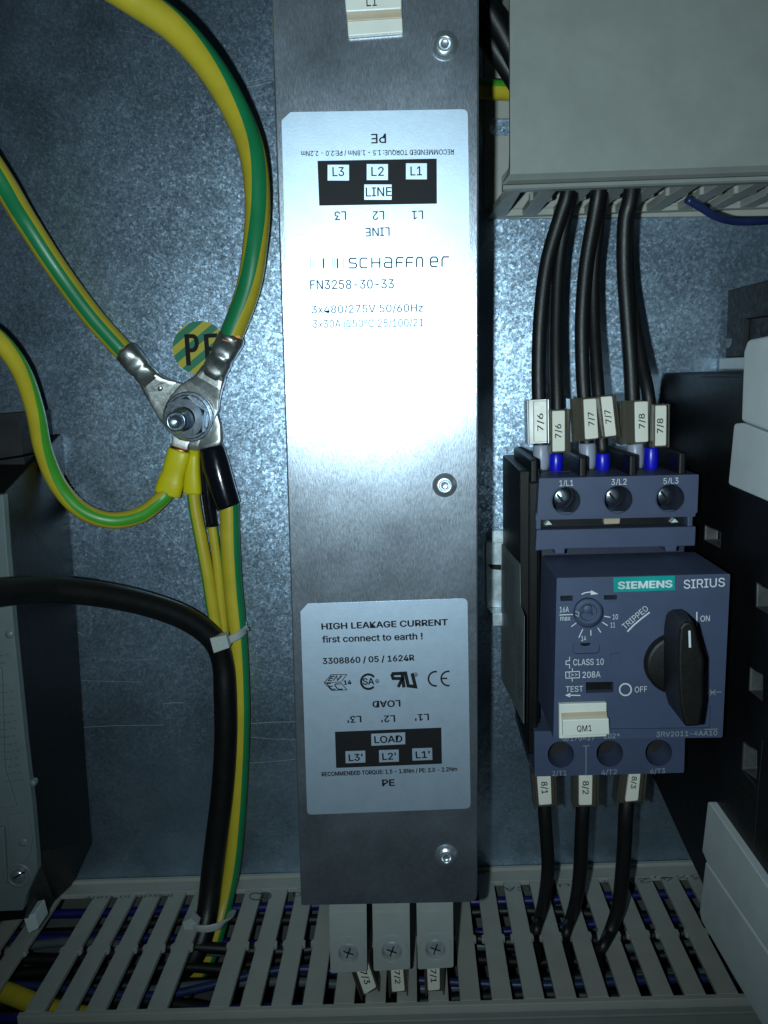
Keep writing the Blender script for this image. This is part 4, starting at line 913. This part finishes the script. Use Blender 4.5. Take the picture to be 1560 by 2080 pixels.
for h in hl:
    mb = MB(); stroke(mb, pl, h, 1.3, .06, 0, True); mb.build('worn_edge', 'case_edge', rd)
for L_ in ([(1421, 868), (1419, 985)], [(1550, 1503), (1541, 1603), (1530, 1745)], [(1509, 1517), (1507, 1563), (1541, 1602)], [(1326, 1482), (1336, 1500)]):
    mb = MB(); stroke(mb, pl, L_, 1.1, .06); mb.build('worn_edge', 'case_edge', rd)
# raised front half of the flank
mb = MB(); a = pl.hit((1422, 900)); prism(mb, [(BX-1.0, a.y, ztop-1), (BX-1.0, -117, ztop-1), (BX-1.0, -117, -34), (BX-1.0, a.y, -34)], 1.2, (1, 0, 0)); mb.build('side_step', 'case_black', rd, .3)
cp = PX(BX-2.2)
def cover(poly, r, nm='terminal_cover', dx=30, x=None):
    mb = MB(); prism(mb, pp(cp, rounded(poly, r)), dx, (1, 0, 0)); return mb.build(nm, 'panel_grey', rd, .9, 3)
cover([(1518, 690), (1660, 662), (1660, 915), (1505, 856), (1510, 714)], [5, 0, 0, 6, 3])
cover([(1491, 860), (1508, 859), (1660, 918), (1660, 1062), (1479, 984)], [6, 3, 0, 0, 6])
cover([(1438, 1626), (1690, 1992), (1690, 2122), (1436, 1752), (1426, 1728)], [6, 0, 0, 2, 2])
cover([(1432, 1748), (1690, 2128), (1690, 2330), (1424, 1872), (1420, 1850)], [4, 0, 0, 4, 3])

# dark relay base at the upper right
RX = 108.0; pl = PX(RX)
rb = thing('relay_base', (RX, 0, 15), 'dark grey relay socket with pale foot strip at the right edge', 'relay')
mb = MB(); za = at(1460, 590, 4).z; zb3 = at(1455, 727, 4).z
prism(mb, [(RX, -4, za), (RX, -70, za), (RX, -70, zb3+12), (RX, -20, zb3+12), (RX, -20, zb3), (RX, -4, zb3)], 40, (1, 0, 0)); mb.build('housing', 'case_dark', rb, .4)
mb = MB(); prism(mb, [(RX+1.2, -20, zb3+12), (RX+1.2, -66, zb3+12), (RX+1.2, -66, zb3), (RX+1.2, -20, zb3)], 30, (1, 0, 0)); mb.build('recess_wall', 'case_dark', rb, .3)
mb = MB(); flat(mb, pl, zz(ZR, [(606, 512), (650, 510), (645, 545), (632, 575), (606, 582)]), .05); mb.build('notch', 'case_black', rb)
mb = MB(); box(mb, (RX-1, -24, zb3-4), (RX+40, -1, zb3-.1)); mb.build('foot_strip', 'panel_grey', rb, .4)

# ================================================================== device at the left edge
lu = thing('switch_disconnector', (-135, 0, -100), 'black unit with grey front cover at the left edge', 'switchgear')
bk = pp(PD(.4), [(-190, 900), (124, 880), (152, 1180), (176, 1560), (188, 1712), (120, 1860), (-190, 1890)])
fr_ = pp(PD(49), [(-190, 1000), (10, 1000), (20, 1120), (52, 1500), (73, 1730), (50, 1866), (-190, 1890)])
mb = MB(); n = len(bk); mb.add(fr_+bk, [[k, (k+1) % n, n+(k+1) % n, n+k] for k in range(n)]+[list(range(n)), list(range(n, 2*n))[::-1]], 0)
mb.build('housing', 'case_black', lu, .5)
mb = MB(); prism(mb, pp(PD(26), rounded([(-120, 850), (38, 838), (46, 924), (-120, 950)], 2)), 25); prism(mb, pp(PD(28), rounded([(-120, 953), (48, 928), (58, 1000), (-120, 1048)], 2)), 27.5); mb.build('top_shroud', 'case_dark', lu, .5)
pl = PD(52); mb = MB()
outl = [(-190, 1005), (6, 1005), (14, 1120), (30, 1300), (52, 1520), (66, 1640), (74, 1735), (76, 1768), (52, 1822), (46, 1850), (-190, 1858)]
prism(mb, pp(pl, outl), 3.2)
prism(mb, pp(pl, rounded([(-190, 1360), (6, 1355), (12, 1560), (36, 1636), (-190, 1650)], 4), .9), 1.2)
prism(mb, pp(pl, rounded([(-190, 1680), (12, 1676), (18, 1790), (-190, 1796)], 3), 1.4), 1.8)
prism(mb, pp(pl, rounded([(16, 1655), (56, 1648), (68, 1700), (62, 1735), (48, 1754), (22, 1744)], 5), .6), 1)
fc = mb.build('front_cover', 'unit_grey', lu, .4, 3)
mb = MB(); lathe(mb, pl.hit((48, 1710), .6), [(1.5, 0), (1.3, .2), (.4, .25), (0, .25)], 20); mb.build('plug', 'unit_grey', fc)
mb = MB(); lathe(mb, pl.hit((20, 1288), 0), [(1.4, 0), (1.3, .5), (0, .6)], 20); mb.build('plug', 'unit_grey', fc)
mb = MB(); lathe(mb, pl.hit((65, 1592), -2), [(1.2, 0), (1.2, 1.8), (.9, 2.2), (0, 2.3)], 18); mb.build('nub', 'unit_grey', fc)
mb = MB(); lathe(mb, pl.hit((38, 1778), .05), [(4.4, 0), (4.2, .4), (3.4, .4), (3.3, .1)], 28); mb.build('screw_collar', 'unit_grey', fc)
mb = MB(); c = pl.hit((38, 1778), .1); lathe(mb, c, [(2.5, 0), (2.4, .9), (1.8, 1.4), (0, 1.5)], 22); stroke(mb, Plane(c+Vector((0, -1.55, 0)), (0, -1, 0)), [(27, 1785), (50, 1771)], 3.2, 0, 1); mb.build('screw', ['steel', 'case_black'], fc)
mb = MB(); rr = random.Random(9)
for k in range(18):
    y = 1330+k*15; x1_ = 20+k*1.8-2
    if k in (2, 3): continue
    x = x1_-34
    while x < x1_-6:
        l = rr.uniform(4, 10); stroke(mb, pl, [(x, y), (min(x+l, x1_), y-1)], 3.2, .06 if y > 1660 or x > 8+k else 1.0, 0); x += l+3
mb.build('printed_text', 'print_dim', fc)
mb = MB(); prism(mb, pp(PD(44), rounded([(47, 1862), (70, 1856), (78, 1886), (58, 1896)], 3)), 8); mb.build('foot', 'panel_grey', lu, .4)
